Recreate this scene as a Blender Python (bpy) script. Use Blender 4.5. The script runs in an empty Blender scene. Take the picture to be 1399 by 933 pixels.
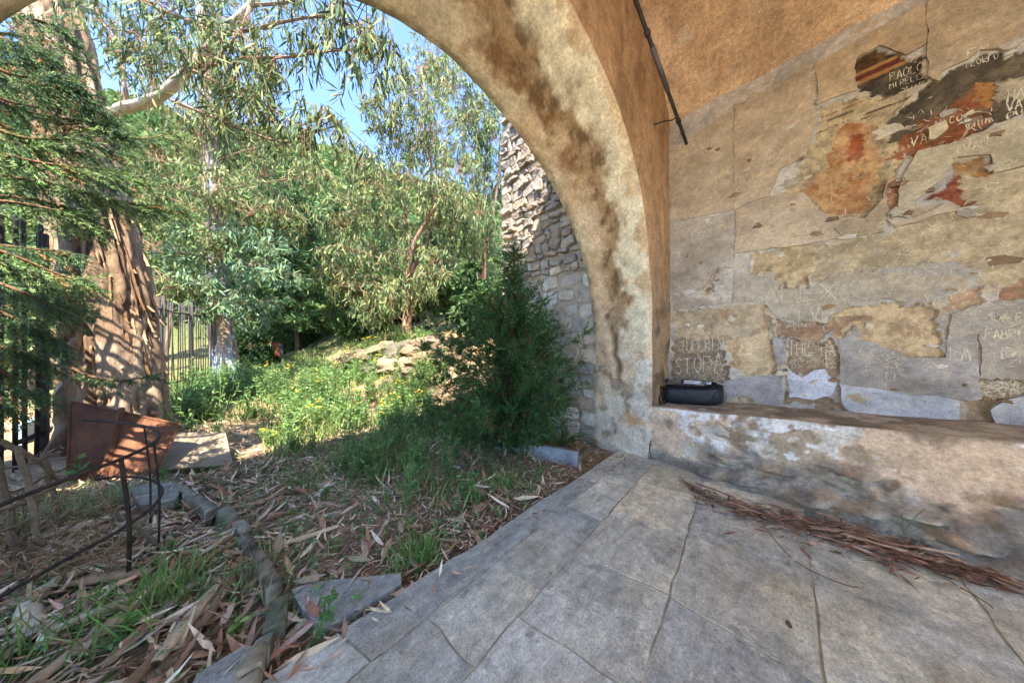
import bpy, math, random
import numpy as np
from mathutils import Vector

# ------------------------------------------------------------------ camera, sky, sun, exposure
scene = bpy.context.scene
COL = scene.collection
EYE = 1.15                       # eye height above the porch floor
FPX, PCX, PVY = 370.0, 699.5, 475.0
FW = (0.6924, 0.7215)            # viewing direction on plan (x = along the arch wall, y = out through the arch)
RT = (0.7215, -0.6924)

cam_d = bpy.data.cameras.new('camera')
cam = bpy.data.objects.new('camera', cam_d)
COL.objects.link(cam)
cam_d.sensor_width = 36.0
cam_d.lens = 36.0 * FPX / 1399.0
cam_d.shift_y = 8.5 / 1399.0
cam_d.clip_start = 0.02
cam_d.clip_end = 2000
cam.location = (0, 0, EYE)
cam.rotation_euler = (math.radians(90), 0, -math.atan2(FW[0], FW[1]))
scene.camera = cam

SUN = Vector((-0.75, -1.0, 2.0)).normalized()      # towards the sun
world = bpy.data.worlds.new('World')
scene.world = world
world.use_nodes = True
wn = world.node_tree
for n in list(wn.nodes):
    wn.nodes.remove(n)
sky = wn.nodes.new('ShaderNodeTexSky')
sky.sky_type = 'NISHITA'
sky.sun_disc = False
sky.sun_elevation = math.asin(SUN.z)
sky.sun_rotation = math.atan2(SUN.x, SUN.y)
sky.altitude = 2200
sky.air_density = 0.75
sky.dust_density = 0.25
sky.ozone_density = 3.2
bg = wn.nodes.new('ShaderNodeBackground')
bg.inputs['Strength'].default_value = 0.15
wo = wn.nodes.new('ShaderNodeOutputWorld')
wn.links.new(sky.outputs[0], bg.inputs['Color'])
wn.links.new(bg.outputs[0], wo.inputs['Surface'])

sun_d = bpy.data.lights.new('sun', 'SUN')
sun_d.energy = 3.0
sun_d.angle = math.radians(0.5)
sun_d.color = (1.0, 0.95, 0.86)
sun_o = bpy.data.objects.new('sun', sun_d)
COL.objects.link(sun_o)
sun_o.location = (-20, -25, 50)
sun_o.rotation_euler = SUN.to_track_quat('Z', 'Y').to_euler()

scene.view_settings.view_transform = 'Standard'
scene.view_settings.look = 'None'
scene.view_settings.exposure = 2.88
scene.view_settings.gamma = 1.0
scene.view_settings.use_curve_mapping = False
scene.render.engine = 'CYCLES'
scene.cycles.max_bounces = 6
scene.cycles.diffuse_bounces = 4
scene.cycles.transparent_max_bounces = 4
scene.cycles.use_adaptive_sampling = True
scene.cycles.adaptive_threshold = 0.03

# ------------------------------------------------------------------ helpers
RNG = np.random.default_rng(7)
random.seed(7)

def at(px, py, Z):
    """photo direction taken to a real distance Z along the view axis"""
    k = (px - PCX) / FPX
    return np.array([Z * (RT[0] * k + FW[0]), Z * (FW[1] + RT[1] * k), EYE + (PVY - py) / FPX * Z])

def gr(px, py, z=0.0):
    return at(px, py, (EYE - z) * FPX / (py - PVY))

def on_u(px, py, u):
    k = (px - PCX) / FPX
    return at(px, py, u / (RT[0] * k + FW[0]))

def on_v(px, py, v):
    k = (px - PCX) / FPX
    return at(px, py, v / (FW[1] + RT[1] * k))

def lin(r, g=None, b=None):
    if g is None:
        r, g, b = r
    f = lambda c: (c / 255.0) / 12.92 if c <= 10 else (((c / 255.0) + 0.055) / 1.055) ** 2.4
    return np.array([f(r), f(g), f(b)])

def _hash(ix, iy, iz, seed):
    h = (ix * 374761393 + iy * 668265263 + iz * 2147483647 + seed * 1274126177) & 0xFFFFFFFF
    h = ((h ^ (h >> 13)) * 1274126177) & 0xFFFFFFFF
    h = (h ^ (h >> 16)) & 0xFFFFFFFF
    return h.astype(np.float64) / 4294967295.0

def vnoise(p, scale, seed=0):
    q = np.asarray(p, float) * scale
    if q.ndim == 1:
        q = q[None]
    if q.shape[1] == 2:
        q = np.c_[q, np.zeros(len(q))]
    i = np.floor(q).astype(np.int64)
    f = q - i
    f = f * f * (3 - 2 * f)
    r = 0
    for dx in (0, 1):
        for dy in (0, 1):
            for dz in (0, 1):
                w = (f[:, 0] if dx else 1 - f[:, 0]) * (f[:, 1] if dy else 1 - f[:, 1]) * (f[:, 2] if dz else 1 - f[:, 2])
                r = r + w * _hash(i[:, 0] + dx, i[:, 1] + dy, i[:, 2] + dz, seed)
    return r

def fbm(p, scale, octs=4, seed=0, gain=0.5):
    a, s, t, n = 1.0, scale, 0.0, 0.0
    for o in range(octs):
        t = t + a * vnoise(p, s, seed + 17 * o)
        n += a
        a *= gain
        s *= 2.03
    return t / n

def sstep(a, b, x):
    t = np.clip((np.asarray(x, float) - a) / (b - a), 0, 1)
    return t * t * (3 - 2 * t)

def mixc(c, col, m):
    m = np.asarray(m)[:, None]
    return c * (1 - m) + np.asarray(col)[None] * m

def mesh_np(name, V, F, C=None, smooth=False):
    """mesh from arrays; F is (n,3) or (n,4) or a list of such arrays"""
    if isinstance(F, np.ndarray):
        F = [F]
    F = [np.asarray(f, np.int32) for f in F if len(f)]
    me = bpy.data.meshes.new(name)
    V = np.asarray(V, np.float32)
    me.vertices.add(len(V))
    me.vertices.foreach_set('co', V.ravel())
    nl = sum(f.size for f in F)
    npoly = sum(len(f) for f in F)
    me.loops.add(nl)
    me.polygons.add(npoly)
    me.loops.foreach_set('vertex_index', np.concatenate([f.ravel() for f in F]))
    st, o = [], 0
    for f in F:
        st.append(o + np.arange(len(f)) * f.shape[1])
        o += f.size
    me.polygons.foreach_set('loop_start', np.concatenate(st).astype(np.int32))
    me.polygons.foreach_set('use_smooth', np.full(npoly, smooth))
    if C is not None:
        ca = me.color_attributes.new('Col', 'FLOAT_COLOR', 'POINT')
        cc = np.ones((len(V), 4), np.float32)
        cc[:, :3] = C
        ca.data.foreach_set('color', cc.ravel())
    me.update(calc_edges=True)
    me.validate()
    return me

def obj(name, me, mat=None, parent=None, kind=None):
    o = bpy.data.objects.new(name, me)
    COL.objects.link(o)
    if mat is not None and len(me.materials) == 0:
        me.materials.append(mat)
    if parent is not None:
        o.parent = parent
    if kind:
        o['kind'] = kind
    return o

def thing(name, label, cat, loc=(0, 0, 0), group=None):
    o = bpy.data.objects.new(name, None)
    COL.objects.link(o)
    o.empty_display_size = 0.1
    o.location = loc
    return tag(o, label, cat, group)

def tag(o, label, cat, group=None):
    o['label'] = label
    o['category'] = cat
    if group:
        o['group'] = group
    return o

def part(name, me, mat, root, kind=None):
    """child whose mesh was built in world coordinates"""
    o = obj(name, me, mat, root, kind)
    lo = root.location
    if root.parent is None:
        o.location = (-lo[0], -lo[1], -lo[2])
    return o

class MB:
    """collects shapes into one mesh"""
    def __init__(self):
        self.v, self.q, self.t, self.c, self.n = [], [], [], [], 0
    def add(self, V, quads=None, tris=None, col=None):
        V = np.asarray(V, float)
        self.v.append(V)
        if quads is not None and len(quads):
            self.q.append(np.asarray(quads) + self.n)
        if tris is not None and len(tris):
            self.t.append(np.asarray(tris) + self.n)
        if col is not None:
            col = np.asarray(col, float)
            self.c.append(np.tile(col, (len(V), 1)) if col.ndim == 1 else col)
        self.n += len(V)
        return self
    def mesh(self, name, smooth=False):
        F = []
        if self.q:
            F.append(np.concatenate(self.q))
        if self.t:
            F.append(np.concatenate(self.t))
        return mesh_np(name, np.concatenate(self.v), F, np.concatenate(self.c) if self.c else None, smooth)
    def tube(self, pts, rad, sides=8, col=None, cap=True):
        pts = np.asarray(pts, float)
        n = len(pts)
        rad = np.broadcast_to(np.asarray(rad, float), (n,))
        d = np.gradient(pts, axis=0)
        d /= np.linalg.norm(d, axis=1)[:, None] + 1e-9
        ref = np.array([0, 0, 1.0]) if abs(d[:, 2]).mean() < 0.8 else np.array([1.0, 0, 0])
        a = np.cross(d, ref)
        a /= np.linalg.norm(a, axis=1)[:, None] + 1e-9
        b = np.cross(d, a)
        th = np.arange(sides) / sides * 2 * math.pi
        V = pts[:, None] + rad[:, None, None] * (np.cos(th)[None, :, None] * a[:, None] + np.sin(th)[None, :, None] * b[:, None])
        V = V.reshape(-1, 3)
        i, j = np.meshgrid(np.arange(n - 1), np.arange(sides), indexing='ij')
        i, j = i.ravel(), j.ravel()
        j2 = (j + 1) % sides
        Q = np.c_[i * sides + j, (i + 1) * sides + j, (i + 1) * sides + j2, i * sides + j2]
        T = []
        if cap:
            V = np.r_[V, pts[:1], pts[-1:]]
            k = np.arange(sides)
            T = np.r_[np.c_[np.full(sides, n * sides), k, (k + 1) % sides],
                      np.c_[np.full(sides, n * sides + 1), (n - 1) * sides + (k + 1) % sides, (n - 1) * sides + k]]
        return self.add(V, Q, T, col)
    def box(self, c, s, R=None, col=None, jit=0.0, rng=RNG):
        c, s = np.asarray(c, float), np.asarray(s, float) / 2
        V = np.array([[x, y, z] for x in (-1, 1) for y in (-1, 1) for z in (-1, 1)], float) * s
        if jit:
            V += rng.uniform(-jit, jit, V.shape)
        if R is not None:
            V = V @ np.asarray(R).T
        Q = [[0, 1, 3, 2], [4, 6, 7, 5], [0, 4, 5, 1], [2, 3, 7, 6], [0, 2, 6, 4], [1, 5, 7, 3]]
        return self.add(V + c, Q, None, col)

def rotz(a):
    c, s = math.cos(a), math.sin(a)
    return np.array([[c, -s, 0], [s, c, 0], [0, 0, 1.0]])
def rotx(a):
    c, s = math.cos(a), math.sin(a)
    return np.array([[1, 0, 0], [0, c, -s], [0, s, c]])
def roty(a):
    c, s = math.cos(a), math.sin(a)
    return np.array([[c, 0, s], [0, 1, 0], [-s, 0, c]])

def spline(pts, n):
    """smooth curve through points (Catmull-Rom)"""
    P = np.asarray(pts, float)
    P = np.r_[2 * P[:1] - P[1:2], P, 2 * P[-1:] - P[-2:-1]]
    m = len(P) - 3
    t = np.linspace(0, m - 1e-6, n)
    i = t.astype(int)
    f = (t - i)[:, None]
    a, b, c, d = P[i], P[i + 1], P[i + 2], P[i + 3]
    return 0.5 * (2 * b + (c - a) * f + (2 * a - 5 * b + 4 * c - d) * f * f + (3 * b - a - 3 * c + d) * f ** 3)

def grid_faces(n, m):
    i, j = np.meshgrid(np.arange(n - 1), np.arange(m - 1), indexing='ij')
    i, j = i.ravel(), j.ravel()
    return np.c_[i * m + j, (i + 1) * m + j, (i + 1) * m + j + 1, i * m + j + 1]

def norm(a):
    return a / (np.linalg.norm(a, axis=-1, keepdims=True) + 1e-9)

def leaf_arrays(base, d, ln, wd, curl, col, rng=RNG, flat=None):
    """lancet leaves, 4 triangles each"""
    N = len(base)
    d = norm(d)
    ln, wd, curl = (np.broadcast_to(np.asarray(x, float), (N,)) for x in (ln, wd, curl))
    r = rng.normal(size=(N, 3)) if flat is None else np.cross(d, flat) + rng.normal(size=(N, 3)) * 0.25
    s = norm(np.cross(d, r) if flat is None else r)
    nn = np.cross(s, d)
    V = np.empty((N, 6, 3))
    def cpt(t):
        return base + d * (ln * t)[:, None] + nn * (curl * ln * t * t)[:, None]
    w = (wd * 0.5)[:, None] * s
    V[:, 0] = base
    c1, c2 = cpt(np.full(N, 0.32)), cpt(np.full(N, 0.68))
    V[:, 1], V[:, 2] = c1 - w, c1 + w
    V[:, 3], V[:, 4] = c2 - w * 0.75, c2 + w * 0.75
    V[:, 5] = cpt(np.ones(N))
    o = (np.arange(N) * 6)[:, None]
    T = np.concatenate([o + [0, 2, 1], o + [1, 2, 4], o + [1, 4, 3], o + [3, 4, 5]])
    C = np.repeat(col, 6, axis=0)
    return V.reshape(-1, 3), T, C

def ribbons(base, d, ln, wd, col, rng=RNG):
    """thin single-triangle-pair needles"""
    N = len(base)
    d = norm(d)
    ln, wd = (np.broadcast_to(np.asarray(x, float), (N,)) for x in (ln, wd))
    s = norm(np.cross(d, rng.normal(size=(N, 3)))) * (wd * 0.5)[:, None]
    V = np.empty((N, 4, 3))
    V[:, 0] = base
    V[:, 1] = base + d * (ln * 0.55)[:, None] - s
    V[:, 2] = base + d * ln[:, None]
    V[:, 3] = base + d * (ln * 0.55)[:, None] + s
    Q = (np.arange(N) * 4)[:, None] + np.array([0, 1, 2, 3])
    return V.reshape(-1, 3), Q, np.repeat(col, 4, axis=0)

def cvar(base, N, sd=0.18, rng=RNG, hue=0.06):
    """colour variation round a list of base colours"""
    base = np.atleast_2d(base)
    c = base[rng.integers(0, len(base), N)]
    return np.clip(c * np.exp(rng.normal(0, sd, (N, 1))) * np.exp(rng.normal(0, hue, (N, 3))), 0.002, 0.95)

# ------------------------------------------------------------------ materials
def material(name, base=None, attr=False, var=(), mixes=(), bump=(), rough=0.85, spec=0.25, metal=0.0,
             translucent=0.0, rnd=0.0, stretch=None, objcoord=False, streaks=()):
    """var: (scale, lo, hi) brightness noise; mixes: (scale, lo, hi, colour, strength); bump: (scale, strength)"""
    m = bpy.data.materials.new(name)
    m.use_nodes = True
    nt = m.node_tree
    N, L = nt.nodes, nt.links
    for n in list(N):
        N.remove(n)
    out = N.new('ShaderNodeOutputMaterial')
    bs = N.new('ShaderNodeBsdfPrincipled')
    bs.inputs['Roughness'].default_value = rough
    bs.inputs['Metallic'].default_value = metal
    bs.inputs['Specular IOR Level'].default_value = spec
    if objcoord:
        tc = N.new('ShaderNodeTexCoord').outputs['Object']
    else:
        tc = N.new('ShaderNodeNewGeometry').outputs['Position']
    if stretch:
        mp = N.new('ShaderNodeMapping')
        mp.inputs['Scale'].default_value = stretch
        L.new(tc, mp.inputs['Vector'])
        tc = mp.outputs[0]
    def noise(scale, detail=4, rg=0.6, off=None):
        n = N.new('ShaderNodeTexNoise')
        n.inputs['Scale'].default_value = scale
        n.inputs['Detail'].default_value = detail
        n.inputs['Roughness'].default_value = rg
        L.new(tc, n.inputs['Vector'])
        return n.outputs['Fac']
    if attr:
        a = N.new('ShaderNodeAttribute')
        a.attribute_name = 'Col'
        col = a.outputs['Color']
    else:
        c = N.new('ShaderNodeRGB')
        c.outputs[0].default_value = (*[float(x) for x in base], 1)
        col = c.outputs[0]
    def maprange(f, a, b, c=0.0, d=1.0):
        r = N.new('ShaderNodeMapRange')
        r.inputs['From Min'].default_value = a
        r.inputs['From Max'].default_value = b
        r.inputs['To Min'].default_value = c
        r.inputs['To Max'].default_value = d
        L.new(f, r.inputs['Value'])
        return r.outputs[0]
    for (sc, lo, hi, mc, st) in mixes:
        f = maprange(noise(sc), lo, hi, 0, st)
        x = N.new('ShaderNodeMix')
        x.data_type = 'RGBA'
        L.new(f, x.inputs['Factor'])
        L.new(col, x.inputs[6])
        x.inputs[7].default_value = (*[float(q) for q in mc], 1)
        col = x.outputs[2]
    def mul(col, f):
        x = N.new('ShaderNodeMix')
        x.data_type = 'RGBA'
        x.blend_type = 'MULTIPLY'
        x.inputs['Factor'].default_value = 1
        L.new(col, x.inputs[6])
        L.new(f, x.inputs[7])
        return x.outputs[2]
    for (sc, lo, hi) in var:
        col = mul(col, maprange(noise(sc), 0.3, 0.7, lo, hi))
    for (sc, vec, rot, a, b, lo, hi) in streaks:
        mp = N.new('ShaderNodeMapping')
        mp.inputs['Scale'].default_value = vec
        mp.inputs['Rotation'].default_value = rot
        L.new(tc, mp.inputs['Vector'])
        nz = N.new('ShaderNodeTexNoise')
        nz.inputs['Scale'].default_value = sc
        nz.inputs['Detail'].default_value = 4
        nz.inputs['Roughness'].default_value = .65
        nz.inputs['Distortion'].default_value = .6
        L.new(mp.outputs[0], nz.inputs['Vector'])
        col = mul(col, maprange(nz.outputs['Fac'], a, b, lo, hi))
    if rnd:
        oi = N.new('ShaderNodeObjectInfo')
        col = mul(col, maprange(oi.outputs['Random'], 0, 1, 1 - rnd, 1 + rnd))
    L.new(col, bs.inputs['Base Color'])
    nrm = None
    for (sc, st) in bump:
        b = N.new('ShaderNodeBump')
        b.inputs['Strength'].default_value = st
        b.inputs['Distance'].default_value = min(0.05, 0.25 / sc)
        L.new(noise(sc, 4, 0.65), b.inputs['Height'])
        if nrm is not None:
            L.new(nrm, b.inputs['Normal'])
        nrm = b.outputs[0]
    if nrm is not None:
        L.new(nrm, bs.inputs['Normal'])
    sh = bs.outputs[0]
    if translucent:
        tr = N.new('ShaderNodeBsdfTranslucent')
        L.new(col, tr.inputs['Color'])
        mx = N.new('ShaderNodeMixShader')
        mx.inputs[0].default_value = translucent
        L.new(sh, mx.inputs[1])
        L.new(tr.outputs[0], mx.inputs[2])
        sh = mx.outputs[0]
    L.new(sh, out.inputs['Surface'])
    return m

MT = {}
MT['plaster'] = material('old_plaster', attr=True, var=((9, .74, 1.22), (45, .72, 1.22), (170, .78, 1.18)), bump=((14, .4), (70, .6)), rough=.92, spec=.12)
MT['vault'] = material('ochre_vault_plaster', attr=True, var=((1.1, .82, 1.16), (7, .78, 1.2), (30, .74, 1.22), (90, .68, 1.28)), mixes=((11, .62, .68, lin(206, 180, 146), .55),), bump=((18, .9), (80, 1.0)), rough=.95, spec=.1)
MT['fresco'] = material('fresco_wall', attr=True, var=((1.3, .84, 1.14), (6, .84, 1.14), (28, .76, 1.2), (110, .74, 1.22)), bump=((12, .25), (80, .35)), rough=.9, spec=.12)
MT['patch'] = material('repair_plaster', attr=True, streaks=((5, (1, 1, 2.2), (.25, 0, 0), .4, .62, 1.07, .88),), mixes=((16, .62, .70, lin(120, 100, 78), .45),), var=((1.3, .84, 1.14), (4, .84, 1.14), (30, .80, 1.16), (120, .80, 1.15)), bump=((9, .3), (60, .22)), rough=.88, spec=.15)
MT['scratch'] = material('scratched_line', base=lin(208, 195, 170), var=((40, .75, 1.2),), rough=.95, spec=.05)
MT['flag'] = material('flagstone', attr=True, var=((2.3, .8, 1.2), (20, .74, 1.22), (110, .70, 1.24)), streaks=((4, (1, 3.2, 1), (0, 0, .6), .42, .62, 1.06, .82), (16, (1, 4, 1), (0, 0, .2), .5, .66, 1.0, 1.16)),
                      mixes=((3.1, .52, .70, lin(160, 140, 108), .45), (9, .6, .68, lin(118, 112, 102), .5), (34, .64, .72, lin(84, 78, 68), .6)), bump=((7, .35), (60, .5), (240, .3)), rough=.72, spec=.3, rnd=.1)
MT['mortar'] = material('sandy_mortar', base=lin(186, 174, 150), var=((3.5, .55, 1.2), (20, .7, 1.2)), bump=((60, .5),), rough=.95)
MT['tower'] = material('tower_stone', attr=True, var=((10, .75, 1.2), (60, .75, 1.22)), bump=((25, .6), (110, .5)), rough=.9, spec=.15)
MT['towermortar'] = material('tower_mortar', base=lin(158, 146, 126), var=((9, .7, 1.25), (70, .75, 1.2)), bump=((18, .8), (90, .6)), rough=.95)
MT['rock'] = material('bank_rock', attr=True, var=((4, .7, 1.25), (30, .75, 1.2)), bump=((6, .8), (40, .6)), rough=.9)
MT['ground'] = material('forest_soil', attr=True, var=((5, .7, 1.25), (50, .7, 1.25)), bump=((20, .8), (120, .6)), rough=.95, spec=.1)
MT['leaf'] = material('leaf_surface', attr=True, rough=.6, spec=.16, translucent=.2)
MT['needle'] = material('conifer_needles', attr=True, rough=.65, spec=.2, translucent=.2)
MT['grass'] = material('grass_blade', attr=True, rough=.6, spec=.2, translucent=.35)
MT['litter'] = material('dry_leaf_litter', attr=True, var=((40, .75, 1.2),), rough=.75, spec=.2)
MT['bark'] = material('shaggy_bark', attr=True, var=((6, .75, 1.2), (50, .7, 1.25)), bump=((16, .7), (70, .6)), rough=.9, spec=.1, stretch=(1, 1, .22))
MT['smoothbark'] = material('pale_smooth_bark', attr=True, var=((8, .75, 1.2), (40, .85, 1.15)), bump=((25, .3),), rough=.75, spec=.2)
MT['iron'] = material('weathered_iron', base=lin(58, 52, 50), var=((9, .7, 1.3), (80, .75, 1.25)), mixes=((14, .55, .7, lin(92, 62, 44), .6),), bump=((70, .4),), rough=.65, spec=.4, metal=.3)
MT['rustyiron'] = material('rusty_iron_rod', base=lin(58, 50, 46), var=((20, .65, 1.3), (90, .7, 1.25)), mixes=((16, .5, .66, lin(90, 66, 50), .6),), bump=((80, .4),), rough=.8, spec=.2)
MT['greyiron'] = material('grey_painted_iron', base=lin(92, 84, 84), var=((9, .75, 1.25),), mixes=((12, .55, .7, lin(110, 76, 54), .5),), rough=.6, spec=.35)
MT['rust'] = material('rusted_sheet_steel', base=lin(110, 72, 50), var=((4, .7, 1.25), (30, .75, 1.2), (160, .8, 1.15)), mixes=((5, .55, .75, lin(64, 44, 36), .7), (11, .62, .72, lin(124, 80, 52), .4)), bump=((90, .4),), rough=.85, spec=.2)
MT['ply'] = material('weathered_plywood', base=lin(150, 132, 108), var=((3, .8, 1.15), (40, .8, 1.15)), mixes=((7, .6, .7, lin(104, 88, 70), .5),), bump=((30, .3),), rough=.85, spec=.15, stretch=(.25, 1, 1), objcoord=True)
MT['wood'] = material('weathered_wood', base=lin(116, 98, 76), var=((5, .7, 1.25), (40, .75, 1.2)), bump=((30, .6),), rough=.9, spec=.1, rnd=.2)
MT['marble'] = material('dirty_white_marble', base=lin(150, 150, 150), var=((6, .65, 1.15), (40, .8, 1.1)), mixes=((9, .55, .7, lin(110, 112, 106), .6),), bump=((30, .2),), rough=.6)
MT['bag'] = material('black_bag_fabric', base=lin(30, 32, 37), var=((20, .8, 1.25),), bump=((300, .25), (14, .3)), rough=.5, spec=.4)
MT['bagtrim'] = material('black_webbing', base=lin(14, 14, 16), bump=((260, .3),), rough=.7, spec=.25)
MT['silver'] = material('brushed_aluminium', base=lin(178, 182, 188), rough=.38, spec=.5, metal=.85)
MT['blackplastic'] = material('black_plastic', base=lin(18, 18, 20), rough=.45, spec=.4)
MT['terracotta'] = material('terracotta', base=lin(150, 88, 62), var=((8, .75, 1.2), (50, .8, 1.15)), bump=((40, .4),), rough=.9)
MT['court'] = material('pale_gravel', base=lin(200, 194, 182), var=((3, .85, 1.1), (60, .8, 1.15)), bump=((60, .4),), rough=.95)
MT['roof'] = material('old_roof_tile', base=lin(150, 100, 72), var=((4, .7, 1.25),), bump=((20, .5),), rough=.9)
MT['wallout'] = material('outer_render', base=lin(216, 208, 190), var=((2, .8, 1.15), (20, .85, 1.1)), bump=((30, .4),), rough=.92)
MT['tarp'] = material('pale_blue_sheet', base=lin(150, 178, 196), var=((3, .85, 1.1),), rough=.6)
MT['petal'] = material('yellow_petal', base=lin(224, 178, 30), rough=.6, translucent=.3)
# ------------------------------------------------------------------ terrain
V_OUT, V_IN, U_WALL, TOP = 1.733, 1.018, 3.548, 4.65

def terrain(u, v):
    u, v = np.asarray(u, float), np.asarray(v, float)
    h = -0.05 + 0 * u
    h = h + 0.035 * np.clip(v - 5, 0, 25) + .10 * np.clip(v - 8.5, 0, 12) * sstep(.2, 1.6, u)
    bank = 0.80 * np.log1p(np.exp(np.clip((u - 1.75) * 4, -30, 30))) / 4
    bank = 3.2 * (1 - np.exp(-bank / 3.2))
    h = h + bank * sstep(2.3, 5.2, v)
    h = h + 0.66 * np.clip(v - 24 + 0.2 * u, 0, 110) * sstep(20, 34, v)
    h = h - 0.25 * np.clip(-1.9 - u, 0, 8) * sstep(3.4, 6, v) * (1 - sstep(14, 30, v))   # falls away beyond the fence
    return h

def ground_z(u, v):
    u, v = np.atleast_1d(np.asarray(u, float)), np.atleast_1d(np.asarray(v, float))
    p = np.c_[u, v]
    z = terrain(u, v)
    k = sstep(1.25, 1.6, v) * (v > 1.0)
    z = z + k * ((fbm(p, 2.2, 4, 3) - .5) * .10 + (fbm(p, .35, 2, 5) - .5) * .25 * sstep(4, 9, v))
    z = z + sstep(20, 40, v) * (fbm(p, .05, 3, 9) - .5) * 9
    return z

def axis(stops):
    out = []
    for a, b, s in stops:
        out += list(np.arange(a, b, s))
    return np.array(out + [stops[-1][1]])
gu = axis([(-400, -60, 34), (-60, -10, 5), (-10, -3, .5), (-3, 5, .08), (5, 14, .5), (14, 60, 5), (60, 401, 34)])
gv = axis([(-400, -40, 36), (-40, -4, 4), (-4, 1.2, .4), (1.2, 7, .08), (7, 16, .25), (16, 60, 2), (60, 160, 5), (160, 500, 34)])
U, Vv = np.meshgrid(gu, gv, indexing='ij')
pu, pv = U.ravel(), Vv.ravel()
pz = ground_z(pu, pv)
n1 = fbm(np.c_[pu, pv], .8, 4, 21)
soil = np.tile(lin(146, 124, 98), (len(pu), 1))
soil = mixc(soil, lin(112, 94, 74), sstep(.45, .65, n1))
soil = mixc(soil, lin(176, 140, 100), sstep(.45, .6, fbm(np.c_[pu, pv], 1.1, 3, 33)) * sstep(3.5, 5, pv) * .7)
soil = mixc(soil, lin(96, 104, 62), sstep(9, 14, pv) * .8)
soil = mixc(soil, lin(66, 82, 42), sstep(24, 34, pv))
soil = mixc(soil, lin(202, 196, 184), np.maximum(1 - sstep(-3.4, -2.6, pv), (1 - sstep(-1.9, -1.6, pu)) * (1 - sstep(.6, .9, pv))))  # pale court behind and left of the porch, added to bounce sunlight inside
gme = mesh_np('ground', np.c_[pu, pv, pz], grid_faces(len(gu), len(gv)), soil, True)
ground = obj('ground', gme, MT['ground'], kind='structure')

# ------------------------------------------------------------------ paved porch floor, stone by stone
floor_bm = MB()
fu = np.linspace(-1.6, 3.5, 60)
ed = lambda u: 1.268 + .031 * u + (vnoise(np.c_[u, 0 * u], 3, 2) - .5) * .02
floor_bm.add(np.r_[np.c_[fu, ed(fu) - .012, np.full(60, -.0046)], np.c_[fu, np.full(60, -3.1), np.full(60, -.0046)],
                   np.c_[fu, ed(fu) - .012, np.full(60, -.14)]],
             np.r_[np.c_[np.arange(59) + 60, np.arange(59) + 61, np.arange(59) + 1, np.arange(59)],
                   np.c_[np.arange(59), np.arange(59) + 1, np.arange(59) + 121, np.arange(59) + 120]])
floor = obj('floor', floor_bm.mesh('floor'), MT['mortar'], kind='structure')

def line(a, s):
    return lambda u: a + s * np.asarray(u, float)
rows = [ed, line(1.053, .058), line(.760, .072), line(.262, .100), line(-.105, .020), line(-.60, .01), line(-1.12, .0),
        line(-1.7, .01), line(-2.35, .0), line(-3.05, .0)]
cuts = [[-1.5, -.55, .281, 2.10, 2.72, 3.4],
        [-1.5, -.3, .558, .973, 1.669, 2.35, 3.4],
        [-1.5, -.6, .12, .873, 1.358, 1.83, 2.45, 3.4],
        [-1.5, -.4, .5, 1.397, 1.957, 2.62, 3.4],
        [-1.5, -.2, .62, 1.30, 2.05, 2.55, 3.4],
        [-1.5, -.5, .4, 1.1, 1.75, 2.5, 3.4],
        [-1.5, -.1, .8, 1.6, 2.4, 3.4],
        [-1.5, -.6, .3, 1.2, 2.0, 2.8, 3.4],
        [-1.5, -.2, .7, 1.5, 2.3, 3.4]]
skew = [.05, .03, .10, .0, .12, .05, .0, .05, .0]
slabcols = [lin(208, 202, 181), lin(194, 189, 171), lin(214, 205, 180), lin(186, 182, 166), lin(208, 198, 172)]
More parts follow.
